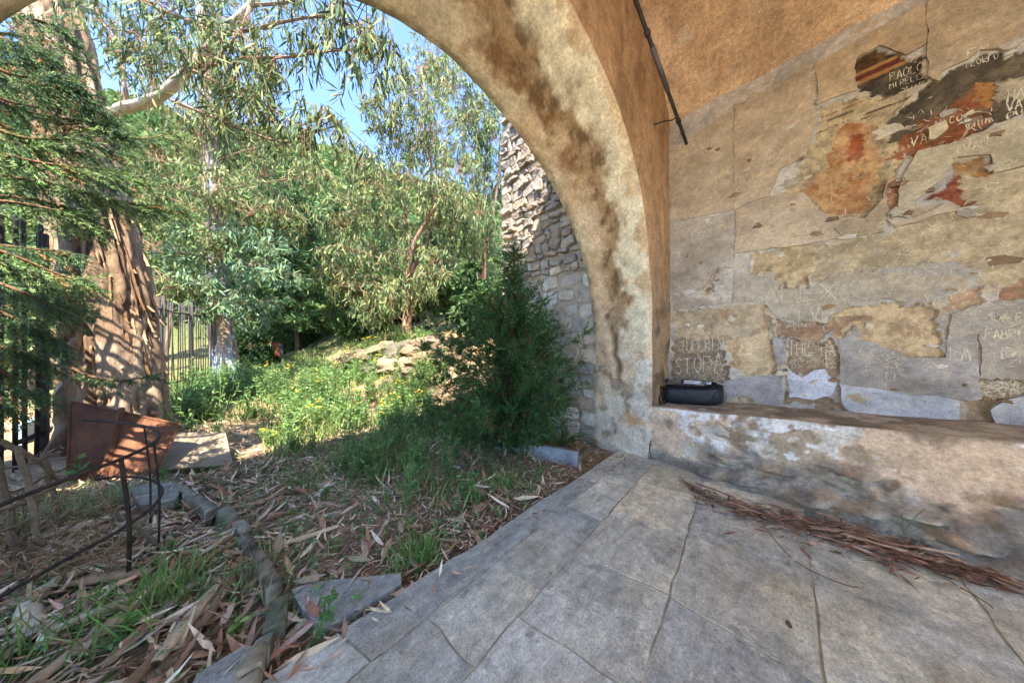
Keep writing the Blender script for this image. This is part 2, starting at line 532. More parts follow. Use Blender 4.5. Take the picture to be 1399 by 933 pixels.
for r in range(9):
    top, bot = rows[r], rows[r + 1]
    for c in range(len(cuts[r]) - 1):
        u0, u1 = cuts[r][c] + .005, cuts[r][c + 1] - .005
        n = max(4, int((u1 - u0) / .07))
        m = 8
        s = np.linspace(0, 1, n)
        t = np.linspace(0, 1, m)
        S, T = np.meshgrid(s, t, indexing='ij')
        S, T = S.ravel(), T.ravel()
        sk = skew[r] * (0 if c == 0 else 1)
        sk2 = skew[r] * (0 if c == len(cuts[r]) - 2 else 1)
        uu = (u0 + sk * (T - .5)) * (1 - S) + (u1 + sk2 * (T - .5)) * S
        vv = (top(uu) - .005) * (1 - T) + (bot(uu) + .005) * T
        edge = np.minimum(np.minimum(S, 1 - S) * (n - 1), np.minimum(T, 1 - T) * (m - 1)) < .5
        jx = (vnoise(np.c_[uu, vv], 14, 4) - .5) * .016
        jy = (vnoise(np.c_[uu, vv], 14, 5) - .5) * .016
        uu, vv = uu + jx * edge, vv + jy * edge
        tilt = RNG.uniform(-.0022, .0022, 3)
        zz = (fbm(np.c_[uu, vv], 4, 4, 11) - .5) * .007 + tilt[0] + tilt[1] * (S - .5) + tilt[2] * (T - .5)
        base = slabcols[RNG.integers(0, 5)] * RNG.uniform(.82, 1.12)
        C = np.tile(base, (len(uu), 1))
        ca = math.cos(.35 + r * .1), math.sin(.35 + r * .1)
        stk = fbm(np.c_[(uu * ca[0] + vv * ca[1]) * 2, (-uu * ca[1] + vv * ca[0]) * 12], 1.2, 4, r * 7 + c)
        C = mixc(C, base * .72, sstep(.5, .68, stk) * .7)
        C = mixc(C, base * np.array([1.18, 1.1, .95]), sstep(.52, .7, fbm(np.c_[uu, vv], 3, 4, 60 + r)) * .7)
        nb = []                                              # rim turned down into the joint
        for i in range(n):
            nb.append(i * m)
        for j in range(1, m):
            nb.append((n - 1) * m + j)
        for i in range(n - 2, -1, -1):
            nb.append(i * m + m - 1)
        for j in range(m - 2, 0, -1):
            nb.append(j)
        nb = np.array(nb)
        V0 = np.c_[uu, vv, zz]
        V1 = np.r_[V0[nb], V0[nb]]
        V1[len(nb):, 2] = -.07
        k = np.arange(len(nb))
        e_ = len(nb)
        q = np.c_[n * m + k, n * m + e_ + k, n * m + e_ + (k + 1) % e_, n * m + (k + 1) % e_]
        me = mesh_np('flagstone', np.r_[V0, V1], [grid_faces(n, m), q], np.r_[C, C[nb], C[nb]], False)
        me.polygons.foreach_set('use_smooth', np.r_[np.ones((n - 1) * (m - 1)), np.zeros(len(q))].astype(bool))
        obj('flagstone', me, MT['flag'], floor)

# ------------------------------------------------------------------ the chapel porch
chapel = thing('chapel_porch', 'ochre plastered chapel porch with a wide round arch and frescoed wall', 'building', (0, 0, 0))

CC = np.array([1.13, 1.40])
th_o = np.radians([-6, 5, 21, 33, 49, 64, 75, 88, 97, 106, 113, 149, 158, 180, 186])
r_o = np.array([1.93, 1.91, 1.87, 1.82, 1.79, 1.775, 1.775, 1.82, 1.85, 1.85, 1.855, 1.85, 1.845, 1.87, 1.89])
th_i = np.radians([-6, 0, 21, 31, 43, 55, 64, 73, 80, 100, 120, 150, 165, 180, 186])
r_i = np.array([1.84, 1.845, 1.875, 1.935, 2.0, 2.04, 2.055, 2.05, 2.035, 2.02, 2.02, 2.0, 1.95, 1.9, 1.88])

def intrados(thk, rk, n_arc=250, n_leg=64):
    """right foot -> over the arch -> left foot"""
    th = np.linspace(math.radians(-4), math.radians(184), n_arc)
    r = np.interp(th, thk, rk)
    r = np.convolve(np.r_[np.full(10, r[0]), r, np.full(10, r[-1])], np.ones(21) / 21, 'valid')
    arc = np.c_[CC[0] + r * np.cos(th), CC[1] + r * np.sin(th)]
    rz = np.linspace(-.08, arc[0, 1], n_leg, endpoint=False)
    leg1 = np.c_[np.full(n_leg, arc[0, 0]) - .02 * (1 - rz / arc[0, 1]) ** 6, rz]
    lz = np.linspace(arc[-1, 1], -.08, n_leg + 1)[1:]
    leg2 = np.c_[np.full(n_leg, arc[-1, 0]), lz]
    return np.r_[leg1, arc, leg2]
Po, Pi = intrados(th_o, r_o), intrados(th_i, r_i)
nS = len(Po)
# outline of the wall, reached from the arch centre
def outline(P):
    d = P - CC
    d = d / np.linalg.norm(d, axis=1)[:, None]
    tt = np.full(len(P), 1e9)
    for ax, val in ((0, 3.93), (0, -1.9), (1, TOP), (1, -.1)):
        with np.errstate(divide='ignore', invalid='ignore'):
            t = (val - CC[ax]) / d[:, ax]
        tt = np.where((t > 0) & (t < tt), t, tt)
    return CC + d * tt[:, None]
Ob = outline((Po + Pi) / 2)
nT = 56
tt = np.linspace(0, 1, nT)
sec, tcoord, region = [], [], []
for t in tt:                                   # soffit, outer edge to inner edge
    k = t
    sec.append(np.c_[Po[:, 0] * (1 - k) + Pi[:, 0] * k, np.full(nS, V_OUT * (1 - t) + V_IN * t), Po[:, 1] * (1 - k) + Pi[:, 1] * k])
    tcoord.append(t); region.append(0)
for g in np.linspace(0, 1, 34)[1:]:            # inner face, arch edge to outline
    q = Pi * (1 - g) + Ob * g
    sec.append(np.c_[q[:, 0], np.full(nS, V_IN), q[:, 1]])
    tcoord.append(g); region.append(1)
for g in (0., 1.)[1:]:
    sec.append(np.c_[Ob[:, 0], np.full(nS, V_OUT), Ob[:, 1]])
    tcoord.append(g); region.append(2)
for g in np.linspace(1, 0, 10)[1:-1]:          # outer face
    q = Po * (1 - g) + Ob * g
    sec.append(np.c_[q[:, 0], np.full(nS, V_OUT), q[:, 1]])
    tcoord.append(g); region.append(3)
A = np.stack(sec, 1)                           # (nS, nSec, 3)
nSec = A.shape[1]
reg = np.tile(np.array(region), nS)
tc_ = np.tile(np.array(tcoord), nS)
s_len = np.r_[0, np.cumsum(np.linalg.norm(np.diff(Po, axis=0), axis=1))]
sc_ = np.repeat(s_len, nSec)
P3 = A.reshape(-1, 3)
# uneven hand-laid plaster, softened arrises
cen = np.c_[P3[:, 0] - CC[0], np.zeros(len(P3)), np.where(P3[:, 2] > CC[1], P3[:, 2] - CC[1], 0)]
cen = norm(cen)
amp = (fbm(P3, 2.2, 4, 41) - .5) * .055 + (fbm(P3, 9, 3, 42) - .5) * .018
isS = (reg == 0)
arr = isS * (np.exp(-(tc_ / .05) ** 2) + np.exp(-((1 - tc_) / .05) ** 2)) * .022
P3 = P3 + cen * ((amp * isS) + arr)[:, None]
face = (reg == 1) & (tc_ < .97)
P3[:, 1] += face * ((fbm(P3, 2.0, 4, 43) - .5) * .04 + (fbm(P3, 8, 3, 44) - .5) * .012)
P3[:, 1] += ((reg == 1) & (tc_ < .06)) * .012
# a ragged spalled crack up the pier
crk_t = .40 + (fbm(np.c_[P3[:, 2] * 1.0, 0 * P3[:, 2]], 3.2, 3, 45) - .5) * .22
crk = isS * (P3[:, 0] > 2) * np.exp(-((tc_ - crk_t) / .055) ** 2) * sstep(.15, .35, P3[:, 2]) * (1 - sstep(1.25, 1.4, P3[:, 2])) * sstep(.3, .55, vnoise(P3, 5, 46))
P3 = P3 + cen * (crk * .035)[:, None]
# colours
n_a, n_b, n_c = fbm(P3, 1.6, 5, 50), fbm(P3, 5.5, 5, 51), fbm(P3, 17, 4, 52)
C = np.tile(lin(206, 184, 150), (len(P3), 1))
C = mixc(C, lin(194, 164, 126), sstep(.42, .6, n_a))
band = tc_ + (n_b - .5) * .5 + (n_c - .5) * .25
pale = isS * sstep(.60, .68, band + (n_a - .5) * .25) * (1 - sstep(.97, 1.05, band + .12)) * (P3[:, 2] > 1.12)
C = mixc(C, lin(218, 202, 168), pale * .95)
stain = isS * np.exp(-((band - .48 - .04 * sstep(1.5, 3, P3[:, 2])) / (.12 + .05 * sstep(2.4, 3.1, P3[:, 2]))) ** 2) * sstep(1.15, 1.5, P3[:, 2]) * sstep(.30, .55, n_a + (n_b - .5) * .5)
C = mixc(C, lin(128, 96, 62), np.clip(stain * 1.0, 0, .66))
C = mixc(C, lin(100, 78, 54), np.clip(stain * 1.1, 0, .8) * sstep(.5, .6, fbm(np.c_[P3[:, 0] * 1.6, P3[:, 1] * 1.6, P3[:, 2] * .8], 9, 5, 53)))
stain2 = isS * np.exp(-((band - .36) / .10) ** 2) * sstep(2.4, 3.1, P3[:, 2]) * sstep(.40, .6, n_b)
C = mixc(C, lin(122, 84, 46), stain2 * .8)
C = mixc(C, lin(140, 128, 98), isS * (1 - sstep(.06, .2, band)) * sstep(.35, .6, n_b) * .8)
lowp = isS * (1 - sstep(1.05, 1.18, P3[:, 2]))
C = mixc(C, lin(198, 150, 96), lowp * sstep(.38, .6, band) * sstep(.4, .6, n_a) * .75)
C = mixc(C, lin(206, 196, 176), lowp * sstep(.50, .62, n_b + .25 * (1 - P3[:, 2])) * .8)
C = mixc(C, lin(122, 92, 60), lowp * sstep(.60, .68, fbm(P3, 7, 4, 56)) * .6)
C = mixc(C, lin(110, 82, 54), crk * .9)
isF = (reg == 1)
strk = fbm(np.c_[P3[:, 0] * 5, P3[:, 1], P3[:, 2] * 1.6], 1.5, 5, 57)
fc = mixc(np.tile(lin(170, 134, 98), (len(P3), 1)), lin(136, 104, 74), sstep(.42, .68, strk) * .8)
fc = mixc(fc, lin(190, 152, 112), sstep(.56, .72, fbm(np.c_[P3[:, 0] * 8, P3[:, 1], P3[:, 2] * 1.4], 1.7, 4, 58)) * .7)
fc = mixc(fc, lin(158, 138, 110), (1 - sstep(1.2, 2.4, P3[:, 2])) * .6)
fc = mixc(fc, lin(104, 84, 62), (1 - sstep(1.4, 2.2, P3[:, 2])) * sstep(.5, .62, fbm(P3, 6, 4, 59)) * .8)
C = np.where(isF[:, None], fc, C)
C = np.where((reg >= 2)[:, None], lin(216, 206, 186)[None], C)
Q = grid_faces(nS, nSec)
i = np.arange(nS - 1)
Q = np.r_[Q, np.c_[i * nSec + nSec - 1, (i + 1) * nSec + nSec - 1, (i + 1) * nSec, i * nSec]]
ame = mesh_np('arch_wall', P3, Q, C, True)
arch_wall = obj('arch_wall', ame, MT['plaster'], chapel)

# barrel vault
nU, nV = 90, 70
ang = np.linspace(0, math.pi, nU)
uu = .95 + 2.62 * np.cos(ang)
zz = 3.64 + .86 * np.abs(np.sin(ang)) ** .9
vvs = np.linspace(1.05, -3.1, nV)
VV = np.stack([np.repeat(uu[:, None], nV, 1), np.repeat(vvs[None], nU, 0), np.repeat(zz[:, None], nV, 1)], -1).reshape(-1, 3)
VV[:, 2] += (fbm(VV, 1.8, 4, 61) - .5) * .05 + (fbm(VV, 9, 3, 62) - .5) * .012
n_a, n_b = fbm(VV, 1.3, 5, 63), fbm(np.c_[VV[:, 0] * 1.3 - VV[:, 1], VV[:, 1] * 2 + VV[:, 0], VV[:, 2]], 2.6, 5, 64)
C = np.tile(lin(190, 154, 116), (len(VV), 1))
C = mixc(C, lin(168, 130, 96), sstep(.44, .62, n_a))
C = mixc(C, lin(208, 176, 138), sstep(.5, .66, n_b) * .75)
C = mixc(C, lin(214, 196, 168), (1 - sstep(.03, .09, np.hypot(VV[:, 0] - 3.05, VV[:, 1] - .75))) * .7)
vault = obj('vault', mesh_np('vault', VV, grid_faces(nU, nV), C, True), MT['vault'], chapel)

# roof slab, left wing, far pillars carrying the back, unseen walls added to control light
rb = MB()
rb.box((1.05, -.75, TOP + .09), (6.5, 4.9, .16))
obj('roof', rb.mesh('roof'), MT['roof'], chapel)
wb = MB()
wb.box((-5.9, 1.36, 2.27), (8.08, .70, 4.7))
obj('facade_wall', wb.mesh('facade_wall'), MT['wallout'], chapel)
wb = MB()
wb.box((-7.0, 1.34, 6.3), (7.2, .62, 3.4))
obj('shading_wall', wb.mesh('shading_wall'), MT['wallout'], chapel)  # unseen taller wall, added to shade the rusty sheet and lower trunk
wb = MB()
wb.box((4.5, -1.0, 2.27), (1.1, 4.6, 4.7))
obj('rear_wall', wb.mesh('rear_wall'), MT['wallout'], chapel)
wb = MB()
wb.box((-1.78, -.95, 4.1), (.22, 4.3, .95))
obj('side_beam', wb.mesh('side_beam'), MT['wallout'], chapel)
wb = MB()
wb.box((-1.80, -2.0, 1.8), (.24, 2.0, 3.9))
obj('dimming_left_wall', wb.mesh('dimming_left_wall'), MT['wallout'], chapel)  # unseen wall, added to cut the daylight entering from the left
for x in (-1.6, 3.6):
    pb = MB()
    pb.box((x + .02, -2.9, 1.8), (.5, .5, 3.9))
    obj('pillar', pb.mesh('pillar'), MT['wallout'], chapel)
wb = MB()
wb.box((2.75, -2.9, 1.75), (1.3, .44, 3.6))
obj('dimming_back_wall', wb.mesh('dimming_back_wall'), MT['wallout'], chapel)  # unseen wall, added to narrow the back opening and dim the porch
lb = MB()
lb.box((1.0, -2.92, 4.05), (5.6, .46, 1.1))
obj('lintel', lb.mesh('lintel'), MT['wallout'], chapel)

# ------------------------------------------------------------------ frescoed side wall
def inpoly(P, poly):
    poly = np.asarray(poly, float)
    x, y = P[:, 0], P[:, 1]
    r = np.zeros(len(P), bool)
    j = len(poly) - 1
    for i in range(len(poly)):
        xi, yi = poly[i]
        xj, yj = poly[j]
        with np.errstate(divide='ignore', invalid='ignore'):
            cnd = ((yi > y) != (yj > y)) & (x < (xj - xi) * (y - yi) / (yj - yi + 1e-12) + xi)
        r ^= cnd
        j = i
    return r
def wpoly(pp, u=U_WALL):
    """outline on the side wall as (y, z)"""
    return np.array([on_u(x, y, u)[1:] for x, y in pp])

zones = [  # outline, colour, second colour, depth
    ([(1112, 152), (1215, 128), (1232, 138), (1208, 172), (1246, 188), (1236, 232), (1180, 296), (1128, 296), (1070, 262), (1102, 215), (1112, 175)], (178, 156, 116), (142, 120, 88), .006),
    ([(1142, 172), (1180, 166), (1198, 200), (1210, 240), (1185, 285), (1130, 292), (1100, 258), (1128, 230)], (158, 104, 62), (186, 148, 100), .006),
    ([(1150, 190), (1172, 186), (1182, 214), (1160, 224)], (134, 70, 44), (160, 92, 56), .006),
    ([(1168, 84), (1200, 66), (1232, 74), (1240, 79), (1266, 66), (1272, 106), (1216, 130), (1170, 128)], (82, 72, 60), (66, 56, 46), .008),
    ([(1172, 84), (1200, 68), (1232, 75), (1204, 92), (1174, 102)], (84, 58, 36), (60, 44, 32), .008),
    ([(1212, 166), (1272, 112), (1330, 76), (1399, 62), (1470, 40), (1470, 130), (1399, 150), (1330, 182), (1244, 212), (1214, 180)], (92, 80, 64), (72, 64, 52), .008),
    ([(1250, 168), (1300, 150), (1352, 112), (1378, 136), (1360, 160), (1320, 184), (1246, 212), (1236, 196)], (134, 78, 48), (106, 74, 50), .008),
    ([(1346, 112), (1368, 106), (1374, 132), (1356, 140)], (156, 106, 58), (170, 120, 70), .008),
    ([(1368, 100), (1399, 92), (1430, 90), (1430, 124), (1380, 130)], (166, 152, 124), (96, 84, 66), .007),
    ([(1213, 246), (1252, 234), (1238, 268), (1226, 292), (1213, 296)], (142, 84, 60), (170, 122, 88), .004),
    ([(1257, 272), (1284, 250), (1312, 230), (1313, 284), (1292, 280)], (124, 66, 48), (150, 92, 66), .006),
    ([(1206, 222), (1236, 188), (1240, 200), (1226, 216)], (132, 66, 46), (156, 96, 66), .005),
    ([(1313, 214), (1354, 208), (1354, 236), (1312, 234)], (160, 116, 64), (134, 94, 54), .007),
    ([(1312, 236), (1399, 236), (1480, 240), (1480, 400), (1399, 408), (1336, 372), (1290, 352), (1200, 372), (1130, 382), (1020, 368), (1022, 346), (1120, 334), (1190, 318), (1260, 300), (1312, 284)], (184, 164, 128), (160, 140, 106), .004),
    ([(1020, 348), (1100, 336), (1120, 346), (1104, 372), (1064, 378), (1024, 372)], (184, 158, 112), (150, 126, 84), .006),
    ([(934, 358), (952, 356), (954, 376), (944, 390), (932, 378)], (134, 98, 64), (174, 138, 96), .008),
    ([(978, 368), (980, 396), (958, 404), (962, 386)], (196, 170, 130), (150, 104, 70), .006),
    ([(918, 424), (1000, 416), (1044, 416), (1056, 440), (1060, 462), (990, 466), (918, 464)], (186, 166, 132), (146, 112, 80), .004),
    ([(1056, 372), (1104, 368), (1108, 392), (1064, 394)], (196, 170, 124), (130, 92, 60), .006),
    ([(1133, 432), (1160, 418), (1192, 412), (1232, 420), (1276, 428), (1286, 470), (1290, 486), (1244, 488), (1196, 476), (1186, 456), (1140, 462), (1128, 446)], (202, 174, 128), (160, 128, 88), .009),
    ([(1130, 444), (1200, 424), (1204, 434), (1140, 462)], (130, 90, 58), (176, 140, 98), .009),
    ([(1060, 438), (1120, 440), (1140, 450), (1110, 462), (1064, 456)], (146, 102, 72), (110, 74, 50), .006),
    ([(1286, 404), (1312, 394), (1346, 388), (1352, 408), (1324, 424), (1290, 428)], (190, 160, 120), (150, 110, 78), .008),
    ([(1372, 392), (1399, 384), (1440, 384), (1440, 404), (1380, 408)], (160, 108, 72), (110, 70, 46), .006),
    ([(917, 464), (990, 464), (990, 526), (918, 528)], (112, 88, 62), (92, 70, 48), .007),
    ([(998, 462), (1050, 452), (1058, 480), (1068, 496), (1056, 516), (1016, 508), (998, 502)], (206, 180, 138), (160, 126, 82), .010),
    ([(1072, 462), (1146, 462), (1148, 502), (1136, 522), (1070, 506)], (114, 86, 56), (136, 106, 72), .008),
    ([(1072, 540), (1140, 540), (1160, 562), (1120, 560), (1072, 552)], (120, 90, 60), (146, 116, 82), .008),
    ([(1184, 492), (1206, 492), (1226, 482), (1240, 500), (1218, 512), (1188, 506)], (112, 80, 54), (140, 104, 72), .006),
    ([(1336, 516), (1399, 520), (1480, 524), (1480, 600), (1399, 586), (1310, 582), (1312, 548), (1336, 544)], (116, 88, 58), (146, 114, 76), .008),
    ([(1010, 540), (1044, 534), (1048, 552), (1014, 554)], (186, 168, 138), (120, 90, 64), .005),
]
patches = [  # plaster repairs standing proud of the painting
    ([(916, 206), (1002, 148), (1003, 286), (916, 304)], (164, 146, 120), .004),
    ([(1004, 146), (1112, 88), (1116, 170), (1100, 214), (1066, 232), (1052, 266), (1004, 288)], (166, 147, 120), .006),
    ([(1115, 86), (1262, 8), (1266, 62), (1238, 78), (1200, 64), (1168, 82), (1170, 124), (1118, 142)], (168, 146, 116), .007),
    ([(1266, 6), (1399, -72), (1480, -120), (1480, 30), (1399, 56), (1376, 66), (1330, 72), (1318, 84), (1288, 98), (1286, 112), (1270, 106), (1268, 60)], (160, 140, 112), .008),
    ([(916, 306), (1002, 292), (1004, 366), (978, 366), (960, 396), (940, 400), (916, 398)], (158, 146, 128), .004),
    ([(1006, 290), (1054, 268), (1096, 262), (1128, 300), (1166, 300), (1210, 300), (1206, 318), (1110, 332), (1022, 344), (1006, 346)], (168, 150, 124), .007),
    ([(1140, 312), (1160, 298), (1180, 300), (1206, 270), (1211, 246), (1212, 300), (1190, 316), (1154, 326)], (150, 132, 106), .010),
    ([(1228, 260), (1240, 230), (1258, 208), (1300, 196), (1399, 158), (1480, 130), (1480, 236), (1399, 228), (1356, 236), (1354, 212), (1310, 216), (1282, 246), (1254, 272), (1240, 296), (1226, 294)], (164, 150, 122), .008),
    ([(1246, 298), (1290, 280), (1306, 288), (1260, 300), (1222, 312), (1212, 302)], (172, 154, 128), .006),
    ([(1004, 372), (1058, 378), (1056, 396), (1104, 396), (1140, 376), (1200, 372), (1286, 378), (1284, 404), (1240, 414), (1190, 408), (1134, 430), (1128, 442), (1062, 432), (1046, 412), (1000, 412)], (158, 146, 126), .005),
    ([(918, 402), (958, 408), (998, 414), (918, 424)], (156, 142, 124), .004),
    ([(1268, 176), (1290, 166), (1292, 178), (1276, 190), (1268, 192)], (184, 166, 132), .006),
    ([(1148, 462), (1188, 466), (1244, 490), (1292, 488), (1294, 464), (1338, 458), (1338, 544), (1312, 546), (1146, 522)], (150, 142, 132), .004),
    ([(1296, 430), (1354, 410), (1399, 412), (1480, 414), (1480, 520), (1399, 518), (1340, 512), (1340, 456), (1294, 462)], (148, 138, 124), .006),
    ([(1077, 502), (1084, 510), (1096, 516), (1110, 506), (1124, 504), (1142, 522), (1136, 540), (1110, 546), (1078, 542)], (178, 178, 180), .009),
    ([(1143, 525), (1172, 528), (1240, 538), (1300, 545), (1312, 550), (1308, 578), (1240, 572), (1170, 566), (1152, 552)], (172, 170, 168), .010),
    ([(1350, 558), (1376, 546), (1399, 543), (1480, 540), (1480, 596), (1399, 588), (1362, 585)], (172, 170, 168), .010),
    ([(990, 520), (1044, 514), (1068, 506), (1070, 556), (1046, 552), (1012, 538), (990, 548)], (148, 142, 136), .004),
    ([(1056, 462), (1070, 464), (1070, 502), (1062, 512), (1058, 486)], (146, 140, 134), .005),
]
WB_ = lin(186, 172, 150)
zon = [(wpoly(z[0]), lin(z[1]) * kf + WB_ * (1 - kf), lin(z[2]) * kf + WB_ * (1 - kf), z[3] * 2.2) for z, kf in zip(zones, [.85, .95, 1, 1, 1, 1, 1, 1, .9, .9, 1, 1, .9] + [.72] * 40)]
pat = [(wpoly(p[0]), lin(p[1]) * 1.27 * np.array([.99, 1.01, 1.06]), p[2] * 2.3) for p in patches]

def wall_surface(yz):
    """depth (towards the room) and colour of the painted wall at (y, z)"""
    w = np.c_[(fbm(yz, 6, 4, 71) - .5), (fbm(yz, 6, 4, 72) - .5)] * .17 + np.c_[(fbm(yz, 26, 3, 73) - .5), (fbm(yz, 26, 3, 74) - .5)] * .075
    q = yz + w
    n1, n2, n3 = fbm(yz, 3, 5, 75), fbm(yz, 11, 5, 76), fbm(yz, 34, 3, 77)
    n4, n5 = fbm(yz, 17, 4, 78), fbm(yz, 13, 4, 79)
    c = np.tile(lin(188, 178, 162), (len(yz), 1))
    c = mixc(c, lin(164, 156, 144), sstep(.45, .62, n1))
    c = mixc(c, lin(180, 154, 116), sstep(.55, .7, n2) * .6)
    dep = (n1 - .5) * .012
    for poly, c1, c2, d in zon:
        m = inpoly(q, poly)
        cc = mixc(np.tile(c1, (len(yz), 1)), c2, sstep(.42, .6, n2 * .7 + n3 * .3))
        cc = mixc(cc, c1 * 1.25, sstep(.62, .7, n3) * .6)
        cc = mixc(cc, np.minimum(c1 * .35 + lin(206, 186, 146) * .65, .8), sstep(.52, .62, n4) * (.32 if c1.sum() > .6 else .14))
        cc = mixc(cc, c2 * .6, sstep(.54, .62, n5) * .35)
        c = np.where(m[:, None], cc, c)
        dep = np.where(m, (n1 - .5) * .012 - min(d, .018) + (n2 - .5) * .004, dep)
    # painted cornice: ochre, red, ochre lines along the dark frieze
    a, b = on_u(1170, 118, U_WALL)[1:], on_u(1266, 76, U_WALL)[1:]
    dd = (b - a) / np.linalg.norm(b - a)
    nn = np.array([-dd[1], dd[0]])
    if nn[1] < 0:
        nn = -nn
    off = (yz - a) @ nn + (n2 - .5) * .008
    fz = inpoly(q, zon[3][0])
    for lo, hi, col in ((.015, .045, (168, 122, 70)), (.045, .085, (104, 54, 44)), (.085, .11, (168, 124, 74))):
        c = np.where((fz & (off > lo) & (off < hi))[:, None], lin(col)[None], c)
    # long painted mouldings in the architectural part
    a2 = on_u(1120, 170, U_WALL)[1:]
    off2 = (yz - a2) @ nn + (n2 - .5) * .01
    az = inpoly(q, zon[0][0])
    for lo, hi, col in ((.0, .016, (104, 86, 66)), (.05, .062, (132, 78, 56)), (-.07, -.055, (90, 78, 62))):
        c = np.where((az & (off2 > lo) & (off2 < hi) & (n2 > .42))[:, None], lin(col)[None], c)
    return dep, c

def patch_depth(yz):
    d = np.full(len(yz), -1.0)
    for poly, c1, t in pat:
        d = np.where(inpoly(yz, poly), t, d)
    return d

ys = np.r_[np.arange(1.06, -1.45, -.0085), np.arange(-1.5, -3.2, -.15)]
zs = np.arange(.42, 3.80, .0085)
Y, Z = np.meshgrid(ys, zs, indexing='ij')
yz = np.c_[Y.ravel(), Z.ravel()]
dep, C = wall_surface(yz)
Vw = np.c_[U_WALL - dep, yz[:, 0], yz[:, 1]]
side_wall = obj('side_wall', mesh_np('side_wall', Vw, grid_faces(len(ys), len(zs))[:, ::-1], C, True), MT['fresco'], chapel)
bw = MB()
bw.box((U_WALL + .33, -1.05, 1.9), (.5, 4.3, 4.0))
obj('wall_core', bw.mesh('wall_core'), MT['wallout'], chapel)

def ragged(poly, step=.025, amp=.014, seed=0):
    P = []
    for i in range(len(poly)):
        a, b = poly[i], poly[(i + 1) % len(poly)]
        n = max(1, int(np.linalg.norm(b - a) / step))
        for k in range(n):
            P.append(a + (b - a) * k / n)
    P = np.array(P)
    return P + np.c_[fbm(P, 14, 4, seed) - .5, fbm(P, 14, 4, seed + 5) - .5] * amp * 2 + np.c_[fbm(P, 6, 3, seed + 7) - .5, fbm(P, 6, 3, seed + 8) - .5] * amp * 2.6

import mathutils
def tri_fill(P):
    """triangulate a flat outline"""
    return np.array([list(t) for t in mathutils.geometry.tessellate_polygon([[Vector((p[0], p[1], 0)) for p in P]])])

for k, (poly, col, t) in enumerate(pat):
    R = ragged(poly, seed=100 + 9 * k)
    lo, hi = R.min(0), R.max(0)
    # regular interior points give the sheet its own unevenness
    step = .03
    gx, gy = np.meshgrid(np.arange(lo[0], hi[0], step), np.arange(lo[1], hi[1], step), indexing='ij')
    G = np.c_[gx.ravel(), gy.ravel()] + RNG.uniform(-.006, .006, (gx.size, 2))
    G = G[inpoly(G, R)]
    if len(G):
        dmin = np.min(np.linalg.norm(G[:, None] - R[None], axis=2), axis=1)
        G = G[dmin > .016]
    allp = np.r_[R, G]
    n = len(R)
    res = mathutils.geometry.delaunay_2d_cdt([Vector(p) for p in allp], [(i, (i + 1) % n) for i in range(n)], [], 0, 1e-6)
    vv = np.array([[p.x, p.y] for p in res[0]])
    tr = np.array([f for f in res[2] if len(f) == 3])
    cent = vv[tr].mean(1)
    tr = tr[inpoly(cent, R)]
    x = U_WALL - t - (fbm(vv, 4, 3, 130 + k) - .5) * .008 - (fbm(vv, 3, 5, 75) - .5) * .006
    V1 = np.c_[x, vv]
    Rr = R
    V2 = np.c_[np.full(n, U_WALL + .035), Rr]
    V0 = np.c_[U_WALL - t - (fbm(Rr, 4, 3, 130 + k) - .5) * .008 - (fbm(Rr, 3, 5, 75) - .5) * .006, Rr]
    o = len(V1)
    i = np.arange(n)
    Qs = np.c_[o + i, o + (i + 1) % n, o + n + (i + 1) % n, o + n + i]
    na = fbm(np.r_[vv, R, R], 5, 5, 140 + k)
    nb = fbm(np.r_[vv, R, R], 17, 4, 150 + k)
    C = np.tile(col, (len(na), 1))
    C = mixc(C, col * np.array([.78, .76, .73]), sstep(.48, .66, na) * .8)
    C = mixc(C, col * np.array([1.16, 1.1, .98]), sstep(.55, .7, nb) * .6)
    # face must look into the room
    a, b, c = V1[tr[0, 0]], V1[tr[0, 1]], V1[tr[0, 2]]
    if np.cross(b - a, c - a)[0] > 0:
        tr = tr[:, ::-1]
    obj('plaster_patch', mesh_np('plaster_patch', np.r_[V1, V0, V2], [tr, Qs], C, False), MT['patch'], side_wall)

# small loose flakes of plaster and limewash, each with its own thickness
frng = np.random.default_rng(55)
FLC = [lin(206, 196, 178), lin(190, 170, 138), lin(150, 122, 92), lin(172, 160, 142), lin(198, 184, 158), lin(128, 104, 80)]
FLR = [(930, 1010, 340, 540), (1010, 1150, 340, 540), (1060, 1260, 140, 330), (1230, 1399, 60, 300), (1150, 1399, 330, 560), (930, 1100, 200, 340)]
for k in range(130):
    x0, x1, y0, y1 = FLR[k % 6]
    c = on_u(frng.uniform(x0, x1), frng.uniform(y0, y1), U_WALL)[1:]
    r0 = frng.uniform(.008, .034) * (1.6 if frng.uniform() < .15 else 1)
    aa = np.sort(frng.uniform(0, 6.283, 11))
    rr = r0 * frng.uniform(.5, 1.35, 11)
    ell = np.array([frng.uniform(.8, 1.7), frng.uniform(.6, 1.1)])
    q = np.c_[np.cos(aa) * rr, np.sin(aa) * rr] * ell + c
    base = np.r_[q, c[None]]
    dp, _ = wall_surface(base)
    pd_ = patch_depth(base)
    x = U_WALL - np.maximum(dp, np.where(pd_ > 0, pd_ + .004, -9)).max() - .003
    V = np.r_[np.c_[np.full(11, x + .002), q], [[x - .002, *c]], np.c_[np.full(11, U_WALL + .01), q]]
    i = np.arange(11)
    j = (i + 1) % 11
    cc = FLC[frng.integers(0, 6)] * frng.uniform(.85, 1.1)
    obj('plaster_flake', mesh_np('plaster_flake', V, [np.c_[i, np.full(11, 11), j], np.c_[i, j, 12 + j, 12 + i]], np.tile(cc, (len(V), 1))), MT['patch'], side_wall)

